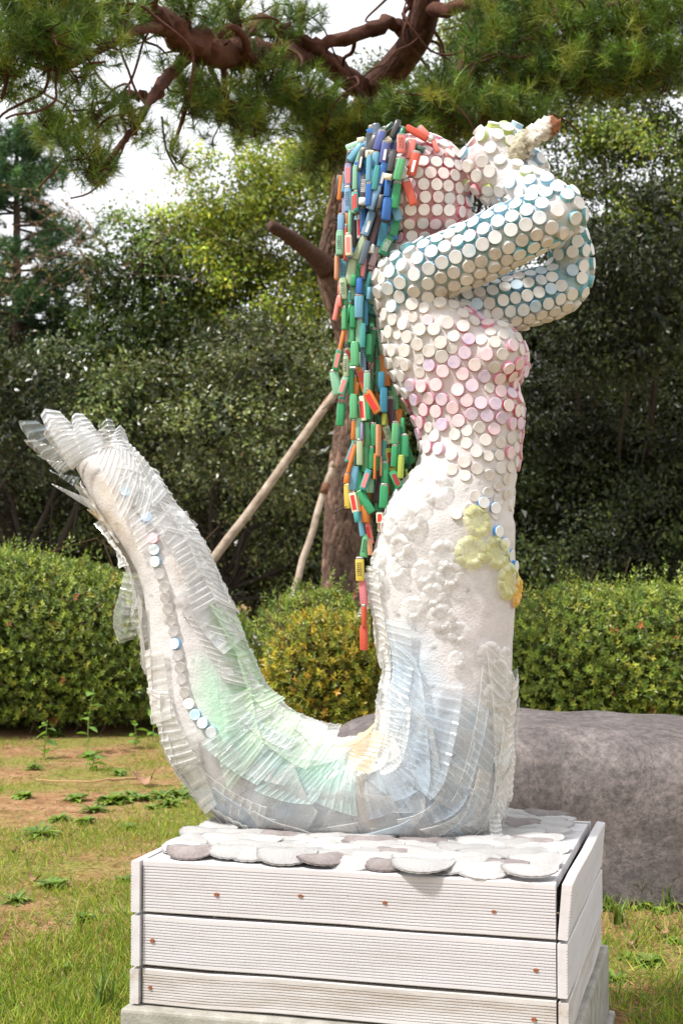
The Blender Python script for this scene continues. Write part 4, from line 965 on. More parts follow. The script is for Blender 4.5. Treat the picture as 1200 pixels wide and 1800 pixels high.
# ---- clear plastic cut from bottles
M_PET = plastic('clear_bottle_plastic', (.74, .75, .74), .12, .12); M_PETM = plastic('milky_bottle_plastic', (.72, .71, .69), .24, .16)
M_PETB = plastic('bluish_bottle_plastic', (.63, .73, .82), .17, .12); M_PETY = plastic('yellowed_bottle_plastic', (.74, .56, .34), .40, .25)
M_PETG = plastic('green_tinted_plastic', (.60, .76, .55), .15, .12); M_PETA = plastic('aqua_tinted_plastic', (.60, .76, .73), .17, .12)
def strip(s0, s1, t0, t1, off, ribs, mat, seed, lift=.0, amp=.0032, taper=0.0, nv=7):
    r = np.random.default_rng(seed); amp = amp * r.uniform(.45, 1.1); ribs = ribs + int(r.integers(-2, 3)) if ribs else 0; nu = max(12, ribs * 7 + 1)
    u = np.linspace(0, 1, nu)[:, None] * np.ones((1, nv)); v = np.linspace(0, 1, nv)[None, :] * np.ones((nu, 1))
    tc_ = (t0 + t1) / 2; hw = (t1 - t0) / 2 * (1 - taper * u)
    S = s0 + (s1 - s0) * u + (v - .5) * r.normal() * .3; Tn = tc_ + hw * (2 * v - 1) + (u - .5) * r.normal() * .38
    P = surf(S, Tn); Nn = surf_n(S, Tn)
    ph = (u * ribs) % 1.0; rib = np.exp(-((ph - .5) / .13) ** 2) * amp if ribs else 0
    edge = (np.abs(2 * v - 1) ** 3) * r.uniform(-.001, .012) + (u ** 4) * lift + ((1 - u) ** 6) * r.uniform(0, .006)
    cr = sines(P.reshape(-1, 3), 38, seed, 2).reshape(nu, nv) * .0028
    P = P + Nn * (off + rib + edge + cr)[..., None]
    lip = .0028                                    # the cut edge, seen as a brighter line
    P = np.concatenate([P[:1] - Nn[:1] * lip, P, P[-1:] - Nn[-1:] * lip]); Nn = np.concatenate([Nn[:1], Nn, Nn[-1:]])
    P = np.concatenate([P[:, :1] - Nn[:, :1] * lip, P, P[:, -1:] - Nn[:, -1:] * lip], 1); nu += 2; nv += 2
    P[..., 2] = np.maximum(P[..., 2], ZT + .006 + .02 * r.random())
    o = link('bottle_strip', mesh_np('bottle_strip', P.reshape(-1, 3) - MB0, grid_faces(nu, nv), mat, smooth=False), body); return o
R_ = math.radians; k = 0
# upper tail: overlapping ribbed strips on the inner (upper) side, leaving the plaster band on the viewer's side bare
for s in np.arange(.2, 8.6, .95):
    for tt_ in (-60, -25, 10, 42, 68):
        if tt_ > 60 and (1.5 < s < 6.8): continue
        k += 1; j = rng.normal() * .12
        strip(s + j, s + 1.75 + j, R_(tt_ - 22), R_(tt_ + 22), .006 + .006 * rng.random(), int(rng.integers(7, 10)), (M_PETG if (4.8 < s < 8.0 and tt_ > 5 and k % 2) else [M_PET, M_PET, M_PETM][k % 3]), 200 + k, lift=.012 * rng.random())
# outer (lower) side of the tail
for s in np.arange(.6, 9.0, .95):
    for tt_ in (128, 158, 190, 225):
        if tt_ < 140 and s < 4.5: continue
        k += 1; strip(s, s + 1.5 + .3 * rng.random(), R_(tt_ - 18), R_(tt_ + 19), .005 + .006 * rng.random(), int(rng.integers(6, 9)), [M_PET, M_PETM][k % 2], 300 + k, lift=.014 * rng.random())
# belly of the bend: larger crumpled sheets
for s in np.arange(7.6, 14.6, .9):
    for tt_ in (35, 70, 105, 140, 170):
        k += 1; strip(s, s + 1.5, R_(tt_ - 24), R_(tt_ + 24), .004 + .007 * rng.random(), 0 if tt_ > 80 else int(rng.integers(5, 9)), (([M_PETA, M_PETG, M_PET, M_PETA, M_PETM][k % 5]) if s < 10.6 and tt_ < 130 else [M_PET, M_PETM, M_PETB][k % 3]), 420 + k, lift=.008 * rng.random())
# skirt of the torso: long vertical ribbed strips
for tt_, s0, s1, mt in [(5, 17.9, 14.6, M_PET), (28, 18.1, 15.2, M_PET), (30, 16.4, 13.2, M_PETM), (50, 17.0, 14.2, M_PETB), (55, 15.2, 12.6, M_PET), (70, 16.5, 13.8, M_PETB), (75, 15, 12.7, M_PETB), (88, 16.2, 13.6, M_PETB), (92, 14.8, 12.6, M_PET),
                        (108, 16.1, 13.4, M_PETB), (112, 14.6, 12.6, M_PETM), (128, 16.6, 13.9, M_PET), (132, 15, 13, M_PETM), (148, 17, 14.4, M_PET), (155, 15.6, 13.2, M_PETM), (168, 16.6, 14, M_PETM), (178, 15.4, 13, M_PET), (-18, 17.4, 14.6, M_PET), (-40, 17, 14, M_PET), (200, 16.5, 13.4, M_PET), (10, 16.2, 13.4, M_PETM)]:
    k += 1; strip(s0, s1, R_(tt_ - 12), R_(tt_ + 13), .006 + .008 * rng.random(), int(abs(s0 - s1) * 5.5), mt, 600 + k, lift=.012 * rng.random(), amp=.0034)
def sheet(pts, mat, bend, ribs, seed, name='bottle_sheet', nu=56, nv=11):
    """free standing cut sheet: four corners (px, py, off) root-left, root-right, tip-right, tip-left"""
    a, b_, c_, d_ = (Q(*p) for p in pts); r = np.random.default_rng(seed)
    u = np.linspace(0, 1, nu)[:, None, None]; v = np.linspace(0, 1, nv)[None, :, None]
    P = (a * (1 - v) + b_ * v) * (1 - u) + (d_ * (1 - v) + c_ * v) * u
    n = unit(np.cross(b_ - a, d_ - a)); n = n if np.dot(n, NRM) > 0 else -n
    w_ = np.linalg.norm(b_ - a); bul = np.sin(np.pi * v) * bend * w_ + np.sin(u * np.pi) * bend * .4 * w_
    rib = np.exp(-((((u * ribs) % 1) - .5) / .15) ** 2) * .0022 if ribs else 0
    # rounded tip
    rnd = (1 - r.uniform(.1, .4) * np.clip((u - .6) / .4, 0, 1) ** 2); ctr = P.mean(1, keepdims=True)
    ap = r.uniform(.25, .75); vv = v[0, :, 0]; cut = np.where(vv < ap, (ap - vv) / ap, (vv - ap) / (1 - ap)) * r.uniform(.06, .26) - r.uniform(.0, .07)
    P = P - (d_ - a + c_ - b_) / 2 * np.clip(u - .35, 0, 1) / .65 * cut.reshape(1, nv, 1)
    P = ctr + (P - ctr) * rnd + n * (bul + rib + sines(P.reshape(-1, 3), 30, seed, 2).reshape(nu, nv, 1) * .004)
    return link(name, mesh_np(name, P.reshape(-1, 3) - MB0, grid_faces(nu, nv), mat, smooth=True), body)
M_PETF = plastic('frosted_bottle_plastic', (.76, .79, .83), .40, .12)
FINS = [((122, 838, -.05), (168, 805, -.06), (88, 738, -.09), (52, 752, -.08), M_PETB), ((132, 828, -.02), (178, 796, -.03), (112, 718, -.03), (74, 726, -.03), M_PET), ((150, 810, .0), (190, 790, .0), (150, 722, .0), (118, 730, .0), M_PET),
        ((172, 800, .02), (204, 786, .02), (192, 730, .03), (168, 738, .03), M_PET), ((196, 800, -.01), (236, 806, -.02), (234, 750, -.04), (206, 748, -.03), M_PET), ((150, 830, -.075), (190, 800, -.08), (136, 752, -.11), (104, 768, -.11), M_PETM),
        ((126, 832, -.035), (160, 812, -.04), (72, 770, -.06), (56, 782, -.06), M_PETM), ((140, 818, -.04), (184, 792, -.045), (140, 735, -.07), (100, 740, -.07), M_PETM), ((160, 805, -.05), (205, 782, -.05), (176, 740, -.075), (146, 745, -.075), M_PET), ((182, 796, -.04), (222, 794, -.045), (212, 758, -.06), (186, 756, -.06), M_PETM), ((120, 815, .02), (150, 795, .02), (96, 722, .03), (62, 728, .03), M_PET),
        ((140, 810, .05), (180, 790, .05), (132, 742, .08), (100, 752, .08), M_PET), ((232, 815, -.02), (262, 840, -.02), (262, 806, -.03), (244, 792, -.03), M_PET), ((262, 850, -.01), (290, 880, -.01), (292, 842, -.02), (276, 832, -.02), M_PET), ((300, 900, -.01), (326, 940, -.01), (342, 904, -.02), (330, 896, -.02), M_PET),
        ((342, 960, -.01), (366, 1005, -.01), (376, 968, -.02), (362, 946, -.02), M_PET), ((372, 1030, .0), (392, 1075, .0), (400, 1040, .0), (388, 1020, .0), M_PET),
        ((135, 815, -.03), (120, 838, -.03), (72, 798, -.03), (78, 806, -.03), M_PET), ((150, 840, -.03), (140, 858, -.03), (94, 826, -.02), (98, 832, -.02), M_PETB), ((185, 905, -.04), (170, 880, -.04), (98, 848, -.04), (115, 862, -.04), M_PETM),
        ((215, 940, -.04), (200, 905, -.04), (160, 890, -.04), (168, 905, -.04), M_PETY), ((240, 1000, -.05), (232, 985, -.05), (192, 940, -.05), (198, 938, -.05), M_PETM),
        ((232, 1005, -.05), (272, 1010, -.06), (258, 1140, -.07), (212, 1115, -.08), M_PET), ((245, 1060, -.05), (280, 1075, -.06), (275, 1110, -.05), (240, 1100, -.05), M_PET),
        ((658, 1045, -.02), (690, 1060, -.06), (694, 1175, -.08), (664, 1172, -.03), M_PETM), ((656, 1035, -.02), (662, 1050, -.02), (640, 1085, -.02), (626, 1085, -.02), M_PETM),
        ((620, 1298, -.05), (672, 1262, -.05), (650, 1290, -.14), (600, 1300, -.13), M_PETY), ((650, 1325, -.135), (668, 1352, -.135), (616, 1372, -.15), (612, 1374, -.15), M_PETM), ((640, 1285, -.06), (690, 1275, -.1), (672, 1345, -.145), (628, 1330, -.14), M_PETY),
        ((865, 1400, -.10), (882, 1400, -.08), (892, 1482, -.11), (872, 1478, -.12), M_PET), ((868, 1230, -.09), (898, 1235, -.02), (903, 1345, -.05), (880, 1350, -.1), M_PET), ((888, 1290, -.02), (902, 1290, .02), (904, 1400, .0), (892, 1405, -.03), M_PETM),
        ((880, 1340, -.03), (896, 1340, .0), (888, 1420, -.02), (868, 1418, -.06), M_PETM)]
for i, (a, b_, c_, d_, mt) in enumerate(FINS): sheet((a, b_, c_, d_), M_PETF if (i < 17 and i % 3 and mt is M_PET) else mt, .05, 9 if i % 3 else 6, 800 + i)
# bottle bottoms: flower-shaped moulded discs
def bottom_mesh(mat, seed, pet_n=5):
    nr, na = 9, 60; V = []
    for i in range(nr):
        u = i / (nr - 1)
        for j in range(na):
            a = 2 * math.pi * j / na; c_ = abs(math.sin(pet_n * a / 2)); groove = 1 - math.exp(-(c_ / .22) ** 2)
            rr = u * (.90 + .10 * groove); ring = math.exp(-((u - .68) / .22) ** 2)
            z = .20 * ring * (.25 + .75 * groove) + .05 * math.exp(-((u - .16) / .07) ** 2) - (.03 if u > .95 else 0)
            V.append((math.cos(a) * rr, math.sin(a) * rr, z + .02))
    q = grid_faces(nr, na, True)
    return mesh_np('bottle_bottom', np.array(V), q[:, ::-1], mat, smooth=True)
M_LIME = plastic('lime_painted_plastic', (.64, .65, .24), .34, .15); M_ORNG = plastic('orange_painted_plastic', (.80, .46, .08), .5, .15)
BOT = {'c': bottom_mesh(M_PET, 1), 'm': bottom_mesh(M_PETM, 2), 'l': bottom_mesh(M_LIME, 3, 9), 'o': bottom_mesh(M_ORNG, 4, 9)}
for (x, y, r, kk) in [(834, 918, 27, 'l'), (826, 972, 27, 'l'), (868, 972, 27, 'l'), (888, 1022, 30, 'l'), (902, 1040, 26, 'o'), (780, 975, 24, 'm'), (746, 1007, 21, 'c'), (790, 1011, 22, 'm'), (762, 1046, 20, 'm'), (727, 1070, 20, 'c'), (776, 1086, 23, 'm'), (806, 1112, 18, 'c'),
                      (724, 916, 22, 'm'), (768, 862, 24, 'm'), (735, 882, 24, 'c'), (706, 962, 22, 'm'), (690, 925, 22, 'c'), (668, 985, 20, 'm'), (738, 835, 18, 'm'), (700, 895, 20, 'c'), (778, 838, 14, 'c'), (700, 1000, 20, 'c'), (670, 1020, 20, 'c'),
                      (856, 1150, 22, 'm'), (872, 1182, 22, 'm'), (866, 1225, 24, 'm'), (882, 1155, 18, 'c'), (888, 1200, 20, 'c'), (884, 1240, 20, 'm'), (800, 1160, 14, 'c'), (833, 1410, 14, 'c')]:
    p, n = snap(x, y)
    if p is None: continue
    s = r / PXM * 1.08; M = cap_matrix(p, n, s, .007, rng); link('bottle_bottom', BOT[kk], body, mtx=M)
# broken horn held in the fist: fibrous stub with a brown end
P = smooth_poly(np.array([np.append(Q(a, b_, o2), r / PXM) for a, b_, r, o2 in [(900, 308, 14, -.06), (910, 290, 18, -.068), (924, 270, 17, -.07), (945, 255, 15, -.068), (966, 240, 15, -.065), (979, 228, 12, -.06)]]), 6)
V, q, tt = tube(P[:, :3], P[:, 3], 18); ridge = rng.normal(size=18) * .0034; V[:len(P) * 18] += (unit(V[:len(P) * 18] - np.repeat(P[:, :3], 18, 0)) * np.tile(ridge, len(P))[:, None]); V += rng.normal(size=V.shape) * .0022
cc = np.tile(np.array((.68, .64, .57)), (len(V), 1)); hpx = proj(V)[0]; cc[hpx > 966] = (.30, .13, .07); low = hpx < 930; cc[low] = (.42, .38, .28); cc *= (1 + .2 * rng.normal(size=(len(V), 1)))
o = link('broken_horn', mesh_np('broken_horn', V - MB0, [q, tt], attr_mat('fibrous_stub', .9, 0, .2, 60, .4, .7, .006, 120), np.clip(cc, .02, 1), True), mer)
o['label'] = 'frayed white stub with brown broken end'
mb2 = MB(); mb2.add(*tube(smooth_poly([Q(862, 368, -.03), Q(870, 390, -.03), Q(876, 408, -.05)], 4), .0035, 6)); M_DARKROD = mottled('dark_metal', [(.3, (.03, .03, .03)), (.7, (.09, .07, .06))], 40, .6)
link('support_rod', mb2.mesh('support_rod', M_DARKROD, True, MB0, col=False), mer)

# ---- hair of old lighters
LC = {'mint': (.36, .72, .50), 'black': (.018, .02, .022), 'blue': (.03, .22, .68), 'dgreen': (.02, .09, .06), 'cream': (.78, .74, .52), 'orange': (.88, .30, .03), 'tealb': (.03, .32, .50), 'sky': (.22, .58, .78),
      'navy': (.045, .075, .30), 'salmon': (.84, .19, .15), 'redo': (.80, .12, .05), 'white': (.80, .80, .78), 'lilac': (.50, .44, .70), 'lblue': (.30, .56, .82), 'green': (.03, .46, .17), 'lgreen': (.16, .62, .28), 'maroon': (.10, .03, .045),
      'slate': (.16, .22, .30), 'pinkg': (.62, .46, .50), 'peach': (.90, .46, .25), 'pale': (.60, .74, .48), 'yellow': (.88, .70, .10), 'teal': (.08, .50, .50), 'lime': (.55, .68, .08), 'pink': (.84, .28, .32), 'red': (.80, .07, .04), 'emer': (.02, .33, .16)}
LOPAQ = {'black', 'cream', 'white', 'navy', 'salmon', 'dgreen'}
LM = {}
for k_, c_ in LC.items():
    c_ = tuple(x_ * .86 + .035 for x_ in c_)
    m, t, b = new_mat('lighter_' + k_); b.inputs['Roughness'].default_value = .28; b.inputs['Specular IOR Level'].default_value = .55
    n = noise(t, 30, 4, .6); cr = ramp(t, n.outputs[0], [(.3, tuple(x * .72 for x in c_)), (.55, c_), (.8, tuple(min(1, x * 1.1 + .05) for x in c_))]); t.links.new(cr, b.inputs['Base Color'])
    if k_ not in LOPAQ:
        tr = N(t, 'ShaderNodeBsdfTranslucent'); t.links.new(cr, tr.inputs[0]); ms = N(t, 'ShaderNodeMixShader'); ms.inputs[0].default_value = .38
        t.links.new(b.outputs[0], ms.inputs[1]); t.links.new(tr.outputs[0], ms.inputs[2]); t.links.new(ms.outputs[0], t.nodes['Material Output'].inputs[0])
    LM[k_] = m
def flat_mat(name, c_, rough=.5, metal=0):
    m, t, b = new_mat(name); n = noise(t, 70, 3); t.links.new(ramp(t, n.outputs[0], [(.3, tuple(x * .75 for x in c_)), (.6, c_)]), b.inputs['Base Color'])
    b.inputs['Roughness'].default_value = rough; b.inputs['Metallic'].default_value = metal; return m
M_INK, M_INKW = flat_mat('black_print', (.02, .02, .02)), flat_mat('white_print', (.78, .78, .76)); M_STEEL = flat_mat('dull_steel', (.32, .30, .27), .4, .8)
M_LAB = {'r': flat_mat('red_lining', (.62, .035, .03), .45), 'w': flat_mat('white_sticker', (.80, .79, .77), .45), 'p': flat_mat('pink_lining', (.80, .22, .22), .45), 'd': flat_mat('dark_red_lining', (.30, .02, .02), .5)}
def stroke_marks(seed, n=7, lines=2):
    """small printed marks like the worn lettering on the lighters; returns quads in unit (x, y)"""
    r = np.random.default_rng(seed); Qs = []
    for ln in range(lines):
        cx = -.10 if ln == 0 else .20; h = .20 if ln == 0 else .09; cnt_ = n if ln == 0 else n + 6
        for i in range(cnt_):
            y = .20 + .58 * (i + .5) / cnt_; s = .58 / cnt_ * .36
            kind = r.integers(0, 5)
            def bar(x0, x1, y0, y1): Qs.append((cx + x0 * h, cx + x1 * h, y + y0 * s, y + y1 * s))
            if ln: bar(-.9, .9, -.8, .4); continue
            if kind in (0, 1): bar(-.9, .9, -.95, -.55); bar(-.9, .9, .55, .95); bar(-.9, -.5, -.5, .5); bar(.5, .9, -.5, .5)
            if kind in (1, 2): bar(-1, 1, -.2, .2)
            if kind in (2, 3): bar(-.25, .25, -1, -.25); bar(-.25, .25, .25, 1)
            if kind in (3, 4): bar(-.9, .9, .3, .75); bar(-.9, -.2, -.7, -.2); bar(.2, .9, -.7, -.2)
    return Qs
LCACHE = {}
def lighter_mesh(col, inner, seed):
    key = (col, inner, seed if inner == 't' else seed % 2)
    if key in LCACHE: return LCACHE[key]
    # outline of the oval body: x across (-.5 .5), z thickness, y along (0..1)
    NP = 14; an_ = [2 * math.pi * (j + .5) / NP for j in range(NP)]; sgp = lambda x, e: math.copysign(abs(x) ** e, x)
    prof = [(.5 * sgp(math.cos(a), .55), -.5 * sgp(math.sin(a), .75)) for a in an_][::-1]
    ys = [(0, .90), (.025, 1.0), (.90, 1.0), (.905, .93), (.975, .93), (1.0, .80)]
    V = np.array([(x * k2, y, z * k2) for y, k2 in ys for x, z in prof]); q = grid_faces(len(ys), NP, True)
    mi = [0] * (NP * 3) + [2 if seed % 2 else 0] * (NP * 2)
    k5 = 5 * NP; tt = [(0, j + 1, j) for j in range(1, NP - 1)] + [(k5, k5 + j, k5 + j + 1) for j in range(1, NP - 1)]; mi_t = [0] * (NP - 2) + [2] * (NP - 2)
    mats = [LM[col], None, M_STEEL, M_INK]; fq = [q]
    extra_q, extra_v, em = [], [], []
    def panel(x0, x1, y0, y1, z, m_):
        n0 = len(V) + len(extra_v); extra_v.extend([(x0, y0, z), (x1, y0, z), (x1, y1, z), (x0, y1, z)]); extra_q.append((n0, n0 + 3, n0 + 2, n0 + 1)[::-1]); em.append(m_)
    if inner in ('r', 'w', 'p', 'd'):
        mats[1] = M_LAB[inner]; w2 = .28 if inner != 'w' else .16
        for sg in (-1, 1): panel(-w2 + (.12 if inner == 'w' else 0), w2 + (.12 if inner == 'w' else 0), .12, .80 if inner != 'w' else .6, .515 * sg, 1)
    elif inner == 't':
        mats[1] = LM[col]; mats[3] = M_INKW if col in ('black', 'green', 'emer', 'dgreen') else M_INK
        for (x0, x1, y0, y1) in stroke_marks(seed): panel(x0, x1, y0, y1, .52, 3)
    else:
        mats[1] = LM[col]
        if col not in LOPAQ:            # moulded inner wall seen as raised seams
            for x in (-.17, .2): panel(x - .025, x + .025, .06, .88, .518, 1)
    V2 = np.vstack([V, np.array(extra_v).reshape(-1, 3)]) if extra_v else V
    qa = np.vstack([q, np.array(extra_q).reshape(-1, 4)]) if extra_q else q
    me = mesh_np('lighter', V2, [qa, np.array(tt)], mats=mats, midx=mi + em + mi_t)
    me.polygons.foreach_set('use_smooth', np.array([NP <= f < 2 * NP for f in range(len(me.polygons))])); LCACHE[key] = me; return me
hair_pts = []
# hair base: dark wig cap on the back of the head, with strings
mbh = MB(); nu, nvv = 18, 28; u = np.linspace(-1.5, 1.5, nu); v = np.linspace(0, 2 * np.pi, nvv, endpoint=False); U_, V_ = np.meshgrid(u, v, indexing='ij')
HC = Q(682, 352, .0); Ph = np.stack([np.cos(U_) * np.cos(V_) * .077, np.cos(U_) * np.sin(V_) * .118, np.sin(U_) * .128], -1).reshape(-1, 3) + HC
mbh.add(Ph, grid_faces(nu, nvv, True)); 
for (x0, x1, y1) in [(615, 608, 640), (635, 625, 860), (650, 640, 1000), (665, 655, 1120), (680, 690, 880), (690, 705, 820), (645, 650, 700), (625, 615, 560)]:
    mbh.add(*tube(smooth_poly([Q(x0 + 15, 330, -.04), Q(x0, 480, -.03), Q(x1, y1, -.02)], 8), .0022, 5))
for pts in [[(640, 590), (655, 640), (676, 700)], [(612, 575), (612, 600), (622, 640)], [(623, 720), (622, 760), (620, 790)], [(668, 735), (660, 752), (664, 768)], [(612, 818), (604, 826), (608, 836), (616, 830)], [(604, 846), (612, 842), (622, 840)],
            [(600, 902), (612, 896), (622, 892)], [(597, 395), (604, 398), (612, 400)], [(598, 404), (606, 405), (614, 404)], [(705, 700), (703, 725), (706, 745)], [(640, 480), (646, 510), (640, 545)], [(672, 640), (660, 650), (664, 668), (672, 660)], [(578, 726), (590, 718), (604, 712)]]:
    mbh.add(*tube(smooth_poly([Q(x, y, -.075) for x, y in pts], 4), .0011, 4))
M_WIG = mottled('dark_wire_and_string', [(.3, (.03, .03, .03)), (.7, (.10, .09, .08))], 50, .8)
hair = link('hair', mbh.mesh('hair', M_WIG, True, MB0, col=False), mer)
LIGHTN = 0
def lighter(x1, y1, x2, y2, wpx, col, inner, off, seed, roll=None):
    """(x1,y1) bottom end, (x2,y2) top end, in photo pixels on the sculpture's own plane at offset off"""
    global LIGHTN
    a, b_ = Q(x1, y1, off), Q(x2, y2, off); L = np.linalg.norm(b_ - a); yv = (b_ - a) / L
    r = np.random.default_rng(seed); z = unit(NRM + r.normal(size=3) * .16); z = unit(z - yv * np.dot(z, yv)); xv = np.cross(yv, z)
    W = wpx / PXM * 1.0; M = np.eye(4); M[:3, 0] = xv * W; M[:3, 1] = yv * L; M[:3, 2] = z * (.0125 if W < .013 else .012); M[:3, 3] = a - MB0
    if W < .010: M[:3, 2] = z * .022
    o = link('lighter', lighter_mesh(col, inner, seed), hair, mtx=Matrix(M.tolist())); LIGHTN += 1; return o
def batch(items, sx, x0, y0, offf, sd):
    for i, it in enumerate(items):
        a, b_, c_, d_, w_, col = it[:6]; inner = it[6] if len(it) > 6 else '-'
        X1, Y1, X2, Y2 = x0 + a * sx, y0 + b_ * sx, x0 + c_ * sx, y0 + d_ * sx
        lighter(X1, Y1, X2, Y2, w_ * sx, col, inner, offf((X1 + X2) / 2, (Y1 + Y2) / 2, i), sd + i)
def off_head(x, y, i):
    r2 = ((x - 715) / 112) ** 2 + ((y - 345) / 128) ** 2
    return -(.128 * math.sqrt(max(.03, 1 - r2)) if y < 430 else .075) - .006 - .007 * (i % 3) if y < 400 else -.085 - .007 * (i % 3) - .0 * x
batch([(135, 280, 365, 190, 80, 'mint'), (370, 165, 450, 100, 50, 'black'), (380, 180, 470, 125, 60, 'blue'), (370, 210, 560, 130, 55, 'dgreen'), (540, 190, 640, 100, 45, 'dgreen'), (285, 265, 360, 250, 60, 'cream'), (140, 510, 200, 330, 34, 'orange'),
       (190, 480, 250, 320, 70, 'tealb'), (215, 470, 340, 310, 70, 'sky'), (350, 335, 480, 215, 70, 'lblue'), (420, 395, 490, 235, 80, 'black'), (500, 405, 560, 205, 85, 'navy'), (565, 330, 630, 275, 70, 'cream'), (565, 540, 600, 325, 80, 'navy', 'w'), (640, 265, 705, 95, 60, 'black'),
       (690, 270, 735, 150, 50, 'navy'), (700, 330, 760, 180, 50, 'emer'), (745, 445, 745, 260, 85, 'salmon', 't'), (815, 485, 850, 300, 80, 'salmon'), (840, 665, 900, 430, 92, 'redo', 'w'), (980, 280, 780, 165, 72, 'redo'), (970, 215, 880, 125, 72, 'salmon'), (1080, 395, 1030, 270, 52, 'salmon'), (980, 280, 1045, 245, 60, 'white'),
       (880, 360, 960, 400, 55, 'dgreen'), (50, 765, 72, 550, 40, 'black'), (80, 805, 100, 565, 52, 'orange'), (130, 785, 140, 545, 42, 'black'), (197, 712, 200, 492, 76, 'lilac', 'p'), (205, 968, 200, 722, 76, 'lblue', 't'), (135, 1002, 145, 775, 66, 'lilac'), (130, 1167, 135, 985, 70, 'lblue'), (125, 1395, 130, 1160, 78, 'mint', 't'),
       (280, 545, 352, 335, 66, 'mint'), (285, 772, 290, 540, 60, 'mint'), (335, 602, 370, 385, 55, 'black', 'w'), (368, 855, 380, 635, 78, 'black', 't'), (434, 478, 438, 400, 100, 'cream', 't'), (430, 724, 442, 470, 52, 'sky'), (488, 565, 500, 415, 70, 'sky'), (490, 805, 522, 570, 62, 'teal'), (430, 955, 440, 725, 64, 'blue'),
       (530, 765, 590, 545, 82, 'blue', 'w'), (440, 985, 530, 755, 82, 'lblue'), (365, 1205, 445, 975, 82, 'lblue', 'w'), (265, 1425, 362, 1200, 82, 'pale'), (640, 630, 680, 425, 70, 'black'), (600, 690, 672, 700, 60, 'cream'), (608, 868, 622, 690, 64, 'blue'), (535, 985, 560, 850, 54, 'black'), (600, 1095, 622, 885, 88, 'blue'),
       (515, 1318, 582, 1100, 92, 'lilac', 'p'), (430, 1310, 515, 985, 62, 'maroon'), (712, 725, 768, 505, 82, 'lgreen'), (680, 978, 712, 742, 84, 'green'), (640, 1205, 692, 970, 84, 'green'), (535, 1395, 625, 1215, 92, 'emer', 't'), (868, 945, 788, 700, 82, 'redo'), (265, 992, 265, 785, 52, 'mint', 'r'), (300, 985, 300, 785, 52, 'teal', 'r'),
       (300, 1225, 300, 995, 46, 'white', 'r'), (345, 1155, 350, 925, 60, 'blue'), (366, 935, 370, 865, 78, 'white'), (185, 1105, 185, 970, 34, 'orange'), (222, 1195, 226, 965, 42, 'mint'), (215, 1405, 210, 1185, 72, 'cream', 'p'), (255, 1305, 260, 1045, 42, 'black'), (172, 1445, 187, 1095, 34, 'redo'), (335, 1490, 402, 1262, 62, 'slate'), (420, 1490, 492, 1305, 72, 'pinkg'), (428, 1375, 442, 1285, 52, 'white')],
      .175, 590, 220, off_head, 1000)
off_mid = lambda x, y, i: -.070 - .009 * (i % 3)
batch([(165, 305, 165, 50, 112, 'sky', 't'), (95, 305, 100, 5, 54, 'peach'), (190, 555, 180, 300, 92, 'pale', 't'), (125, 485, 130, 305, 44, 'salmon'), (72, 800, 130, 505, 62, 'salmon'), (150, 645, 140, 500, 42, 'salmon'), (148, 748, 232, 575, 64, 'yellow'), (250, 365, 300, 40, 112, 'pale'), (300, 395, 322, 255, 70, 'green'), (290, 545, 290, 380, 92, 'mint'),
       (228, 830, 272, 610, 54, 'green'), (198, 920, 200, 640, 62, 'lgreen'), (398, 300, 450, -10, 92, 'slate', 'p'), (510, 190, 572, -10, 72, 'pinkg'), (380, 490, 380, 300, 82, 'blue'), (425, 490, 512, 195, 62, 'teal'), (480, 550, 500, 400, 62, 'sky'), (370, 780, 375, 495, 108, 'sky'), (440, 860, 440, 550, 64, 'tealb'), (370, 1100, 370, 770, 88, 'mint'),
       (418, 1140, 430, 850, 64, 'teal'), (208, 1090, 232, 815, 54, 'mint', 'p'), (128, 1180, 182, 920, 44, 'orange'), (88, 1410, 142, 1160, 82, 'green', 'p'), (265, 1290, 195, 1130, 82, 'cream', 'r'), (270, 1070, 270, 820, 100, 'lgreen'), (325, 1360, 325, 1070, 102, 'lgreen'), (410, 1430, 410, 1110, 68, 'lblue', 't'), (485, 1220, 490, 970, 78, 'green'),
       (222, 1490, 220, 1220, 68, 'pale', 't'), (445, 1650, 365, 1360, 112, 'orange', 'r'), (110, 1700, 60, 1400, 112, 'mint'), (155, 1700, 222, 1490, 82, 'mint', 'p'), (310, 1700, 310, 1470, 62, 'orange'), (268, 1700, 270, 1390, 72, 'green'), (470, 1700, 475, 1420, 82, 'mint'), (628, 1650, 632, 1420, 84, 'tealb'), (200, 640, 205, 400, 60, 'lgreen'), (300, 900, 300, 640, 70, 'green')],
      .14167, 590, 460, off_mid, 2000)
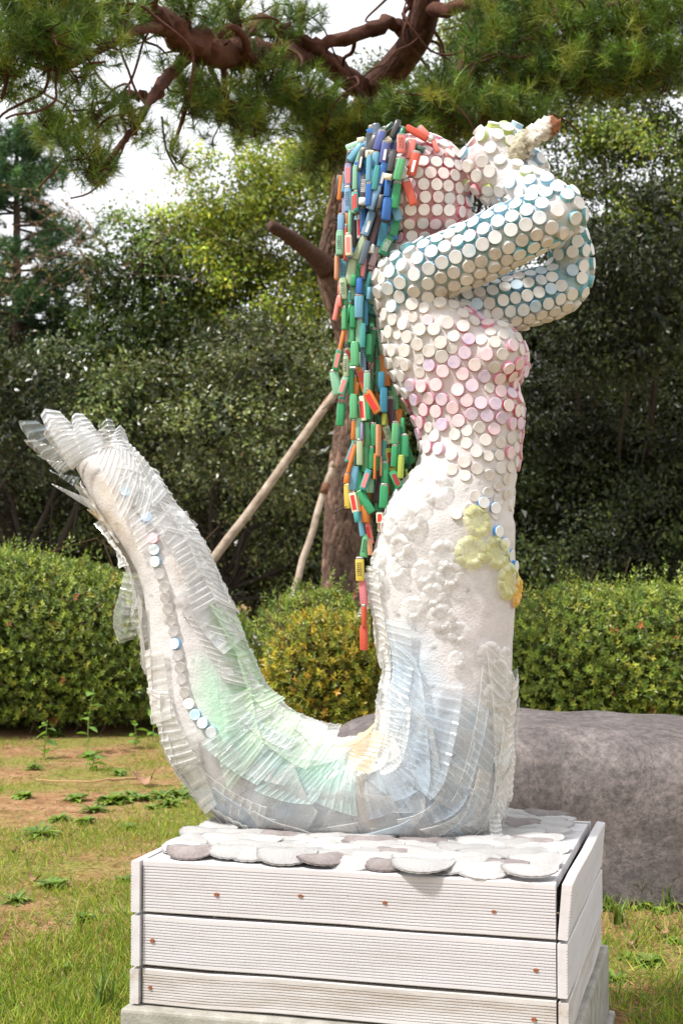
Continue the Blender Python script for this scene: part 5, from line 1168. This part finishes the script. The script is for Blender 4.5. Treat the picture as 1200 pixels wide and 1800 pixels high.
batch([(188, 490, 206, 230, 98, 'green'), (212, 190, 262, -10, 72, 'teal', 'p'), (360, 418, 360, 140, 88, 'lgreen'), (375, 140, 385, -10, 64, 'orange'), (470, 440, 448, 160, 84, 'cream', 'r'), (645, 350, 495, 90, 112, 'orange', 'r'), (690, 370, 620, 330, 60, 'maroon'), (520, 430, 520, 210, 72, 'green'), (702, 348, 706, 70, 88, 'tealb'), (342, 650, 352, 420, 64, 'orange'),
       (408, 650, 410, 410, 64, 'mint'), (455, 660, 455, 460, 34, 'lilac'), (510, 730, 505, 450, 92, 'lgreen'), (590, 730, 580, 460, 74, 'green'), (645, 850, 645, 490, 48, 'peach'), (765, 700, 705, 480, 84, 'pale', 't'), (704, 490, 706, 350, 54, 'lime'), (828, 710, 842, 450, 84, 'lgreen'), (904, 580, 906, 400, 48, 'green'), (928, 850, 932, 590, 102, 'green'),
       (892, 1100, 906, 835, 68, 'lime'), (270, 910, 362, 680, 72, 'teal', 'p'), (285, 1040, 375, 710, 48, 'orange'), (430, 950, 430, 650, 74, 'pale'), (490, 1020, 490, 730, 84, 'lgreen'), (560, 990, 560, 730, 64, 'green'), (600, 1110, 606, 820, 34, 'orange'), (690, 910, 702, 640, 64, 'teal'), (660, 1070, 662, 850, 30, 'peach'), (818, 970, 832, 710, 74, 'green'),
       (785, 1010, 735, 750, 94, 'lime', 'd'), (710, 1170, 710, 900, 98, 'green'), (885, 1205, 800, 1020, 92, 'green', 'd'), (835, 1300, 852, 1190, 54, 'teal'), (338, 1230, 372, 960, 98, 'sky'), (278, 1160, 292, 1040, 64, 'orange'), (280, 1440, 272, 1160, 84, 'yellow'), (380, 1490, 335, 1240, 88, 'cream', 'r'), (462, 1230, 540, 1000, 84, 'teal', 'p'), (530, 1260, 540, 1090, 84, 'mint'),
       (565, 1490, 415, 1240, 98, 'green'), (698, 1440, 712, 1160, 98, 'green'), (480, 1600, 480, 1390, 92, 'orange'), (655, 1610, 655, 1480, 88, 'cream', 'r'), (405, 1600, 388, 1480, 64, 'teal')], .15, 580, 680, off_mid, 3000)
batch([(292, 408, 255, 145, 64, 'sky'), (340, 262, 340, 50, 84, 'orange'), (385, 490, 343, 260, 64, 'salmon', 'r'), (378, 620, 372, 430, 54, 'peach'), (298, 640, 337, 388, 88, 'lgreen', 't'), (268, 905, 260, 640, 98, 'yellow', 't'), (310, 1180, 282, 895, 88, 'pink'), (310, 1410, 310, 1165, 54, 'redo'), (300, 1675, 300, 1405, 88, 'redo'), (500, 360, 506, 140, 88, 'cream', 'r')], .1556, 600, 880, lambda x, y, i: -.055 - .006 * (i % 2), 4000)
# deeper strands behind the outer ones
g = np.random.default_rng(77); hy = [250, 300, 350, 450, 550, 650, 750, 850, 900]; hx0 = [660, 625, 612, 612, 615, 612, 618, 628, 640]; hx1 = [715, 715, 712, 700, 680, 695, 718, 712, 690]
for i in range(110):
    y = g.uniform(255, 880); x = g.uniform(np.interp(y, hy, hx0), np.interp(y, hy, hx1)); ln = g.uniform(48, 62); a = g.normal() * .14
    cols = ['blue', 'navy', 'black', 'sky', 'tealb', 'slate'] if y < 450 else (['green', 'lgreen', 'teal', 'mint', 'tealb', 'slate'] if y < 650 else ['green', 'emer', 'lgreen', 'orange', 'teal', 'maroon'])
    if y < 430:
        r2 = ((x - 690) / 95) ** 2 + ((y - 345) / 118) ** 2; of = -(.118 * math.sqrt(max(.02, 1 - r2))) + (.006 if i % 2 else 0)
        if i % 4 == 0: of = .118 * math.sqrt(max(.02, 1 - r2)) + .01
    else: of = g.uniform(-.06, .03)
    lighter(x - math.sin(a) * ln / 2, y + ln / 2, x + math.sin(a) * ln / 2, y - ln / 2, g.uniform(12, 19), g.choice(cols), '-', of, 5000 + i)
print('lighters', LIGHTN)

# ================================================================== GROUND LIFE
g = np.random.default_rng(101)
def scatter(n, x0, x1, y0, y1):
    """points on the visible lawn, denser near the viewer"""
    y = y0 + (y1 - y0) * g.random(n) ** 1.5; x = g.uniform(-1, 1, n) * (y * .28 + .25); return x, y
def in_box(x, y, pad=.03):
    r = np.stack([x - bo[0], y - bo[1]], -1); u = r @ BX[:2]; v = r @ BY[:2]
    return (u > -.05 - pad) & (u < BXW + .05 + pad) & (v > -.05 - pad) & (v < BDEP + .05 + pad)
def gmask(x, y):
    P = np.stack([x, y, 0 * x], 1); m_ = sines(P, 2.4, 33, 3) + .55 * sines(P, 9, 34, 2)
    left = np.clip((.1 - x) * .9, -.5, .8); closeness = np.clip((5.6 - y) / 2.2, -1, 1)
    return m_ + .45 * left + .55 * closeness
x, y = scatter(230000, 0, 0, 2.6, 9.0); mk = gmask(x, y); keep = (mk > g.uniform(-.25, 1.05, len(x))) & ~in_box(x, y) & ~((np.abs(x - .8) < .82) & (np.abs(y - 5.05) < .42))
x, y = x[keep], y[keep]; n = len(x); P = np.stack([x, y, ground_z(x, y) - .003], 1)
D = unit(np.stack([g.normal(size=n) * .65, g.normal(size=n) * .65, np.full(n, .8)], 1)); L = g.uniform(.02, .062, n) * np.clip(1.15 - (y - 3) * .08, .6, 1.15)
C = palette(n, [(.23, .31, .035), (.31, .36, .05), (.15, .24, .03), (.42, .36, .12), (.48, .38, .18)], .18, g, [.37, .27, .24, .08, .04])
V, T, Cc = leaves(P, D, rand_dir(n, g), L, g.uniform(.0022, .0042, n), C, .0)
o = link('grass', mesh_np('grass', V, T, M_GRASS, Cc)); tag(o, 'patchy short yellow-green grass growing over the brown soil', 'grass', kind='stuff')
# dry needles and litter
x, y = scatter(26000, 0, 0, 2.6, 9.6); kp = ~in_box(x, y, .0); x, y = x[kp], y[kp]; n = len(x); a = g.uniform(0, 6.28, n); P = np.stack([x, y, ground_z(x, y) + .003], 1)
V, T, Cc = leaves(P, np.stack([np.cos(a), np.sin(a), g.normal(size=n) * .12], 1), np.tile([0, 0, 1.], (n, 1)), g.uniform(.02, .07, n), g.uniform(.002, .0045, n), palette(n, [(.36, .22, .11), (.46, .32, .18), (.22, .12, .07)], .2, g), 0)
o = link('needle_litter', mesh_np('needle_litter', V, T, M_GRASS, Cc)); tag(o, 'dry brown pine needles strewn over bare soil', 'litter', kind='stuff')
# small creeping leaves
x, y = scatter(15000, 0, 0, 2.8, 8.9); mk = sines(np.stack([x, y, 0 * x], 1), 3.2, 55, 3); kp = (mk > .12) & ~in_box(x, y); x, y = x[kp], y[kp]; n = len(x); P = np.stack([x, y, ground_z(x, y) + g.uniform(.004, .02, n)], 1); a = g.uniform(0, 6.28, n)
V, T, Cc = leaves(P, np.stack([np.cos(a), np.sin(a), np.full(n, .2)], 1), np.tile([0, 0, 1.], (n, 1)) + g.normal(size=(n, 3)) * .25, g.uniform(.008, .02, n), g.uniform(.006, .013, n), palette(n, [(.10, .18, .03), (.15, .21, .04), (.06, .12, .025)], .2, g))
o = link('ground_cover', mesh_np('ground_cover', V, T, M_GRASS, Cc)); tag(o, 'tiny creeping green leaves hugging the soil', 'ground cover', kind='stuff')
# leafy weed rosettes
def rosette(seed, n, ln, wd, cols):
    r = np.random.default_rng(seed); mb = MB()
    for i in range(n):
        a = i * 2.4 + r.normal() * .2; el = r.uniform(.05, .75); l = ln * r.uniform(.6, 1.1); d = np.array([math.cos(a) * math.cos(el), math.sin(a) * math.cos(el), math.sin(el)]); s = np.array([-math.sin(a), math.cos(a), 0])
        k2 = 6; V = []
        for j in range(k2):
            u = j / (k2 - 1); wv = wd * l * (math.sin(min(1, u * 1.02 + .04) * math.pi) ** .8) * (1.2 if j % 2 else .7); c0 = d * l * u + np.array([0, 0, -.35 * l * u * u])
            V += [c0 - s * wv + [0, 0, wv * .3], c0, c0 + s * wv + [0, 0, wv * .3]]
        mb.add(np.array(V) + [0, 0, .006], grid_faces(k2, 3), col=palette(1, cols, .18, r)[0])
    return mb.mesh('weed', M_LEAF, True)
WCOL = [(.15, .25, .035), (.2, .29, .045), (.11, .2, .035)]
ROS = [rosette(k2, 26 + 8 * (k2 % 3), (.06, .09, .05, .075, .1, .065)[k2], (.16, .12, .26, .2, .09, .3)[k2], WCOL) for k2 in range(6)]
for i, (wx, wy) in enumerate([(60, 1350), (95, 1290), (40, 1400), (135, 1405), (165, 1425), (200, 1410), (230, 1395), (105, 1440), (150, 1445), (250, 1405), (285, 1400), (320, 1398), (345, 1405), (300, 1415), (265, 1420), (225, 1455), (70, 1470), (345, 1380), (210, 1360),
                              (160, 1325), (110, 1700), (95, 1560), (30, 1585), (150, 1620), (220, 1550), (1120, 1590), (1160, 1600), (1070, 1595), (1185, 1590), (1140, 1690), (1100, 1680), (1080, 1720), (1185, 1650)]):
    p = on_ground(wx, wy); s = g.uniform(.75, 1.5) * (1.0 if wy < 1500 else .7)
    o = link('weed', ROS[i % 6], None, (p[0], p[1], float(ground_z(np.array([p[0]]), np.array([p[1]]))[0]))); o.scale = (s, s, s); o.rotation_euler = (0, 0, g.uniform(0, 6.28))
    tag(o, 'low rosette of jagged green leaves growing near the foot of the hedge' if wx < 400 and wy < 1480 else ('low rosette of jagged leaves in the thicker lawn left of the concrete base' if wx < 400 else 'low rosette of jagged leaves on the bare soil between boulder and plinth'), 'weed',
        'weeds by the hedge' if wx < 400 and wy < 1480 else ('weeds left of the base' if wx < 400 else 'weeds by the boulder'))
# seedlings with big oval leaves at the hedge foot
def big_leaf(l, w_, seed):
    r = np.random.default_rng(seed); k2 = 8; V = []
    for j in range(k2):
        u = j / (k2 - 1); wv = w_ * (math.sin(u * math.pi) ** .75) * (1 - .25 * u); V += [(-wv, u * l, wv * .3 - .2 * l * u * u), (0, u * l, -.2 * l * u * u), (wv, u * l, wv * .3 - .2 * l * u * u)]
    return mesh_np('leaf', np.array(V), grid_faces(k2, 3), M_LEAF, np.tile((.16, .30, .05), (len(V), 1)) * r.uniform(.8, 1.15), True)
BL = [big_leaf(.075, .026, k2) for k2 in range(3)]
for (wx, wy, hgt, lab) in [(155, 1322, .36, 'tall seedling with bright oval leaves rising before the hedge foot'), (238, 1315, .16, 'broad-leaved seedling at the hedge foot beside the tail'), (78, 1330, .20, 'slender pale seedling leaning out of the hedge foot'), (268, 1305, .2, 'seedling with drooping oval leaves tucked beside the tail bend'), (160, 1352, .09, 'squat seedling with wide bright leaves on the bare soil')]:
    p = on_ground(wx, wy); sd_ = thing('seedling', lab, 'seedling', tuple(p)); mb = MB(); tip = np.array([g.normal() * .03, g.normal() * .03, hgt]); mid = tip / 2 + g.normal(size=3) * .01
    Ps = smooth_poly([np.zeros(3), mid, tip], 5); mb.add(*tube(Ps, np.linspace(.0035, .0018, len(Ps)), 6), col=(.16, .22, .06)); link('stem', mb.mesh('stem', M_TWIG, True), sd_)
    for i in range(8):
        q0 = Ps[min(len(Ps) - 1, 2 + i)]; o = link('leaf', BL[i % 3], sd_, tuple(q0)); s = g.uniform(.7, 1.15); o.scale = (s, s, s); o.rotation_euler = (g.uniform(-.3, .5), g.normal() * .3, i * 2.2 + g.normal() * .3)
# tall grass tufts near the boulder and the base
def tuft(seed, n, ln, wd):
    r = np.random.default_rng(seed); mb = MB()
    for i in range(n):
        a = r.uniform(0, 6.28); lean = r.uniform(.1, .7); l = ln * r.uniform(.5, 1.1); b0 = np.array([r.normal() * .012, r.normal() * .012, 0]); s = np.array([-math.sin(a), math.cos(a), 0]); V = []
        for j in range(6):
            u = j / 5; c0 = b0 + np.array([math.cos(a), math.sin(a), 0]) * l * lean * u * u + np.array([0, 0, l * (u - .35 * lean * u * u)]); wv = wd * (1 - u ** 2) + .0003; V += [c0 - s * wv, c0 + s * wv]
        mb.add(np.array(V), grid_faces(6, 2), col=palette(1, [(.13, .2, .03), (.2, .24, .05), (.09, .15, .03)], .15, r)[0])
    return mb.mesh('grass_tuft', M_GRASS, True)
for i, (wx, wy, ln, n, lab) in enumerate([(1105, 1585, .19, 16, 'tall grass tuft leaning against the granite boulder'), (1085, 1625, .10, 22, 'short dense grass tuft on the soil beside the box'), (345, 1890, .16, 12, 'thin grass tuft in front of the concrete base'), (180, 1770, .12, 26, 'dense grass tuft standing left of the concrete base'), (140, 1640, .12, 7, 'sparse upright grass tuft on the left lawn')] + [(x_, y_, .05 + .03 * (x_ % 3), 18, 'short grass tuft growing along the foot of the boulder') for x_, y_ in ((1045, 1588), (1062, 1592), (1078, 1586), (1130, 1590), (1150, 1586), (1172, 1592), (1192, 1588))]):
    p = on_ground(wx, wy); o = link('grass_tuft', tuft(i, n, ln, .0032), None, tuple(p)); tag(o, lab, 'grass tuft', 'tufts along the boulder foot' if 'along the foot' in lab else None)
# fallen stick and curled dry leaf
pa, pm, pe = on_ground(62, 1371, .012), on_ground(150, 1374, .02), on_ground(242, 1368, .016)
mb = MB(); Ps = smooth_poly([pa, pm, (pm + pe) / 2 + [0, 0, .004], pe], 8); Ps += g.normal(size=Ps.shape) * .0016; mb.add(*tube(Ps - pa, np.linspace(.003, .0065, len(Ps)), 8), col=(.40, .24, .13))
o = link('fallen_stick', mb.mesh('fallen_stick', M_TWIG, True), None, tuple(pa)); tag(o, 'thin brown fallen stick lying on the soil by the hedge', 'stick')
pl = on_ground(255, 1376); nu2 = 12; U_, V_ = np.meshgrid(np.linspace(-1, 1, nu2), np.linspace(-1, 1, nu2), indexing='ij'); rr = np.maximum(np.abs(U_), np.abs(V_)); Pn = np.stack([U_, V_, 0 * U_], -1).reshape(-1, 3); rad = np.linalg.norm(Pn, axis=1) + 1e-6; Pn = Pn / rad[:, None] * rr.ravel()[:, None]
an = np.arctan2(Pn[:, 1], Pn[:, 0]); Pn *= (1 + .22 * np.cos(5 * an))[:, None] * .055; Pn[:, 2] = .02 + .9 * (Pn[:, 0] ** 2) / .055 - .3 * Pn[:, 1] ** 2 / .055 + sines(Pn, 60, 8, 2) * .007
o = link('dry_leaf', mesh_np('dry_leaf', Pn, grid_faces(nu2, nu2), M_TWIG, np.clip(np.tile((.28, .16, .10), (len(Pn), 1)) * (1 + .25 * sines(Pn, 90, 6)[:, None]), .02, 1), True), None, tuple(pl)); tag(o, 'curled brown dry leaf at the end of the fallen stick', 'leaf')
for i, (wx, wy) in enumerate([(28, 1500), (60, 1548), (1165, 1640), (1110, 1660)]):
    p = on_ground(wx, wy); o2 = o.copy(); COL.objects.link(o2); o2.location = tuple(p); s = g.uniform(.25, .4); o2.scale = (s, s, s); o2.rotation_euler = (g.normal() * .2, g.normal() * .2, g.uniform(0, 6.28))
    o2['label'] = 'small shrivelled brown dry leaf lying loose among the sparse grass'; o2['group'] = 'small dry leaves on the lawn'
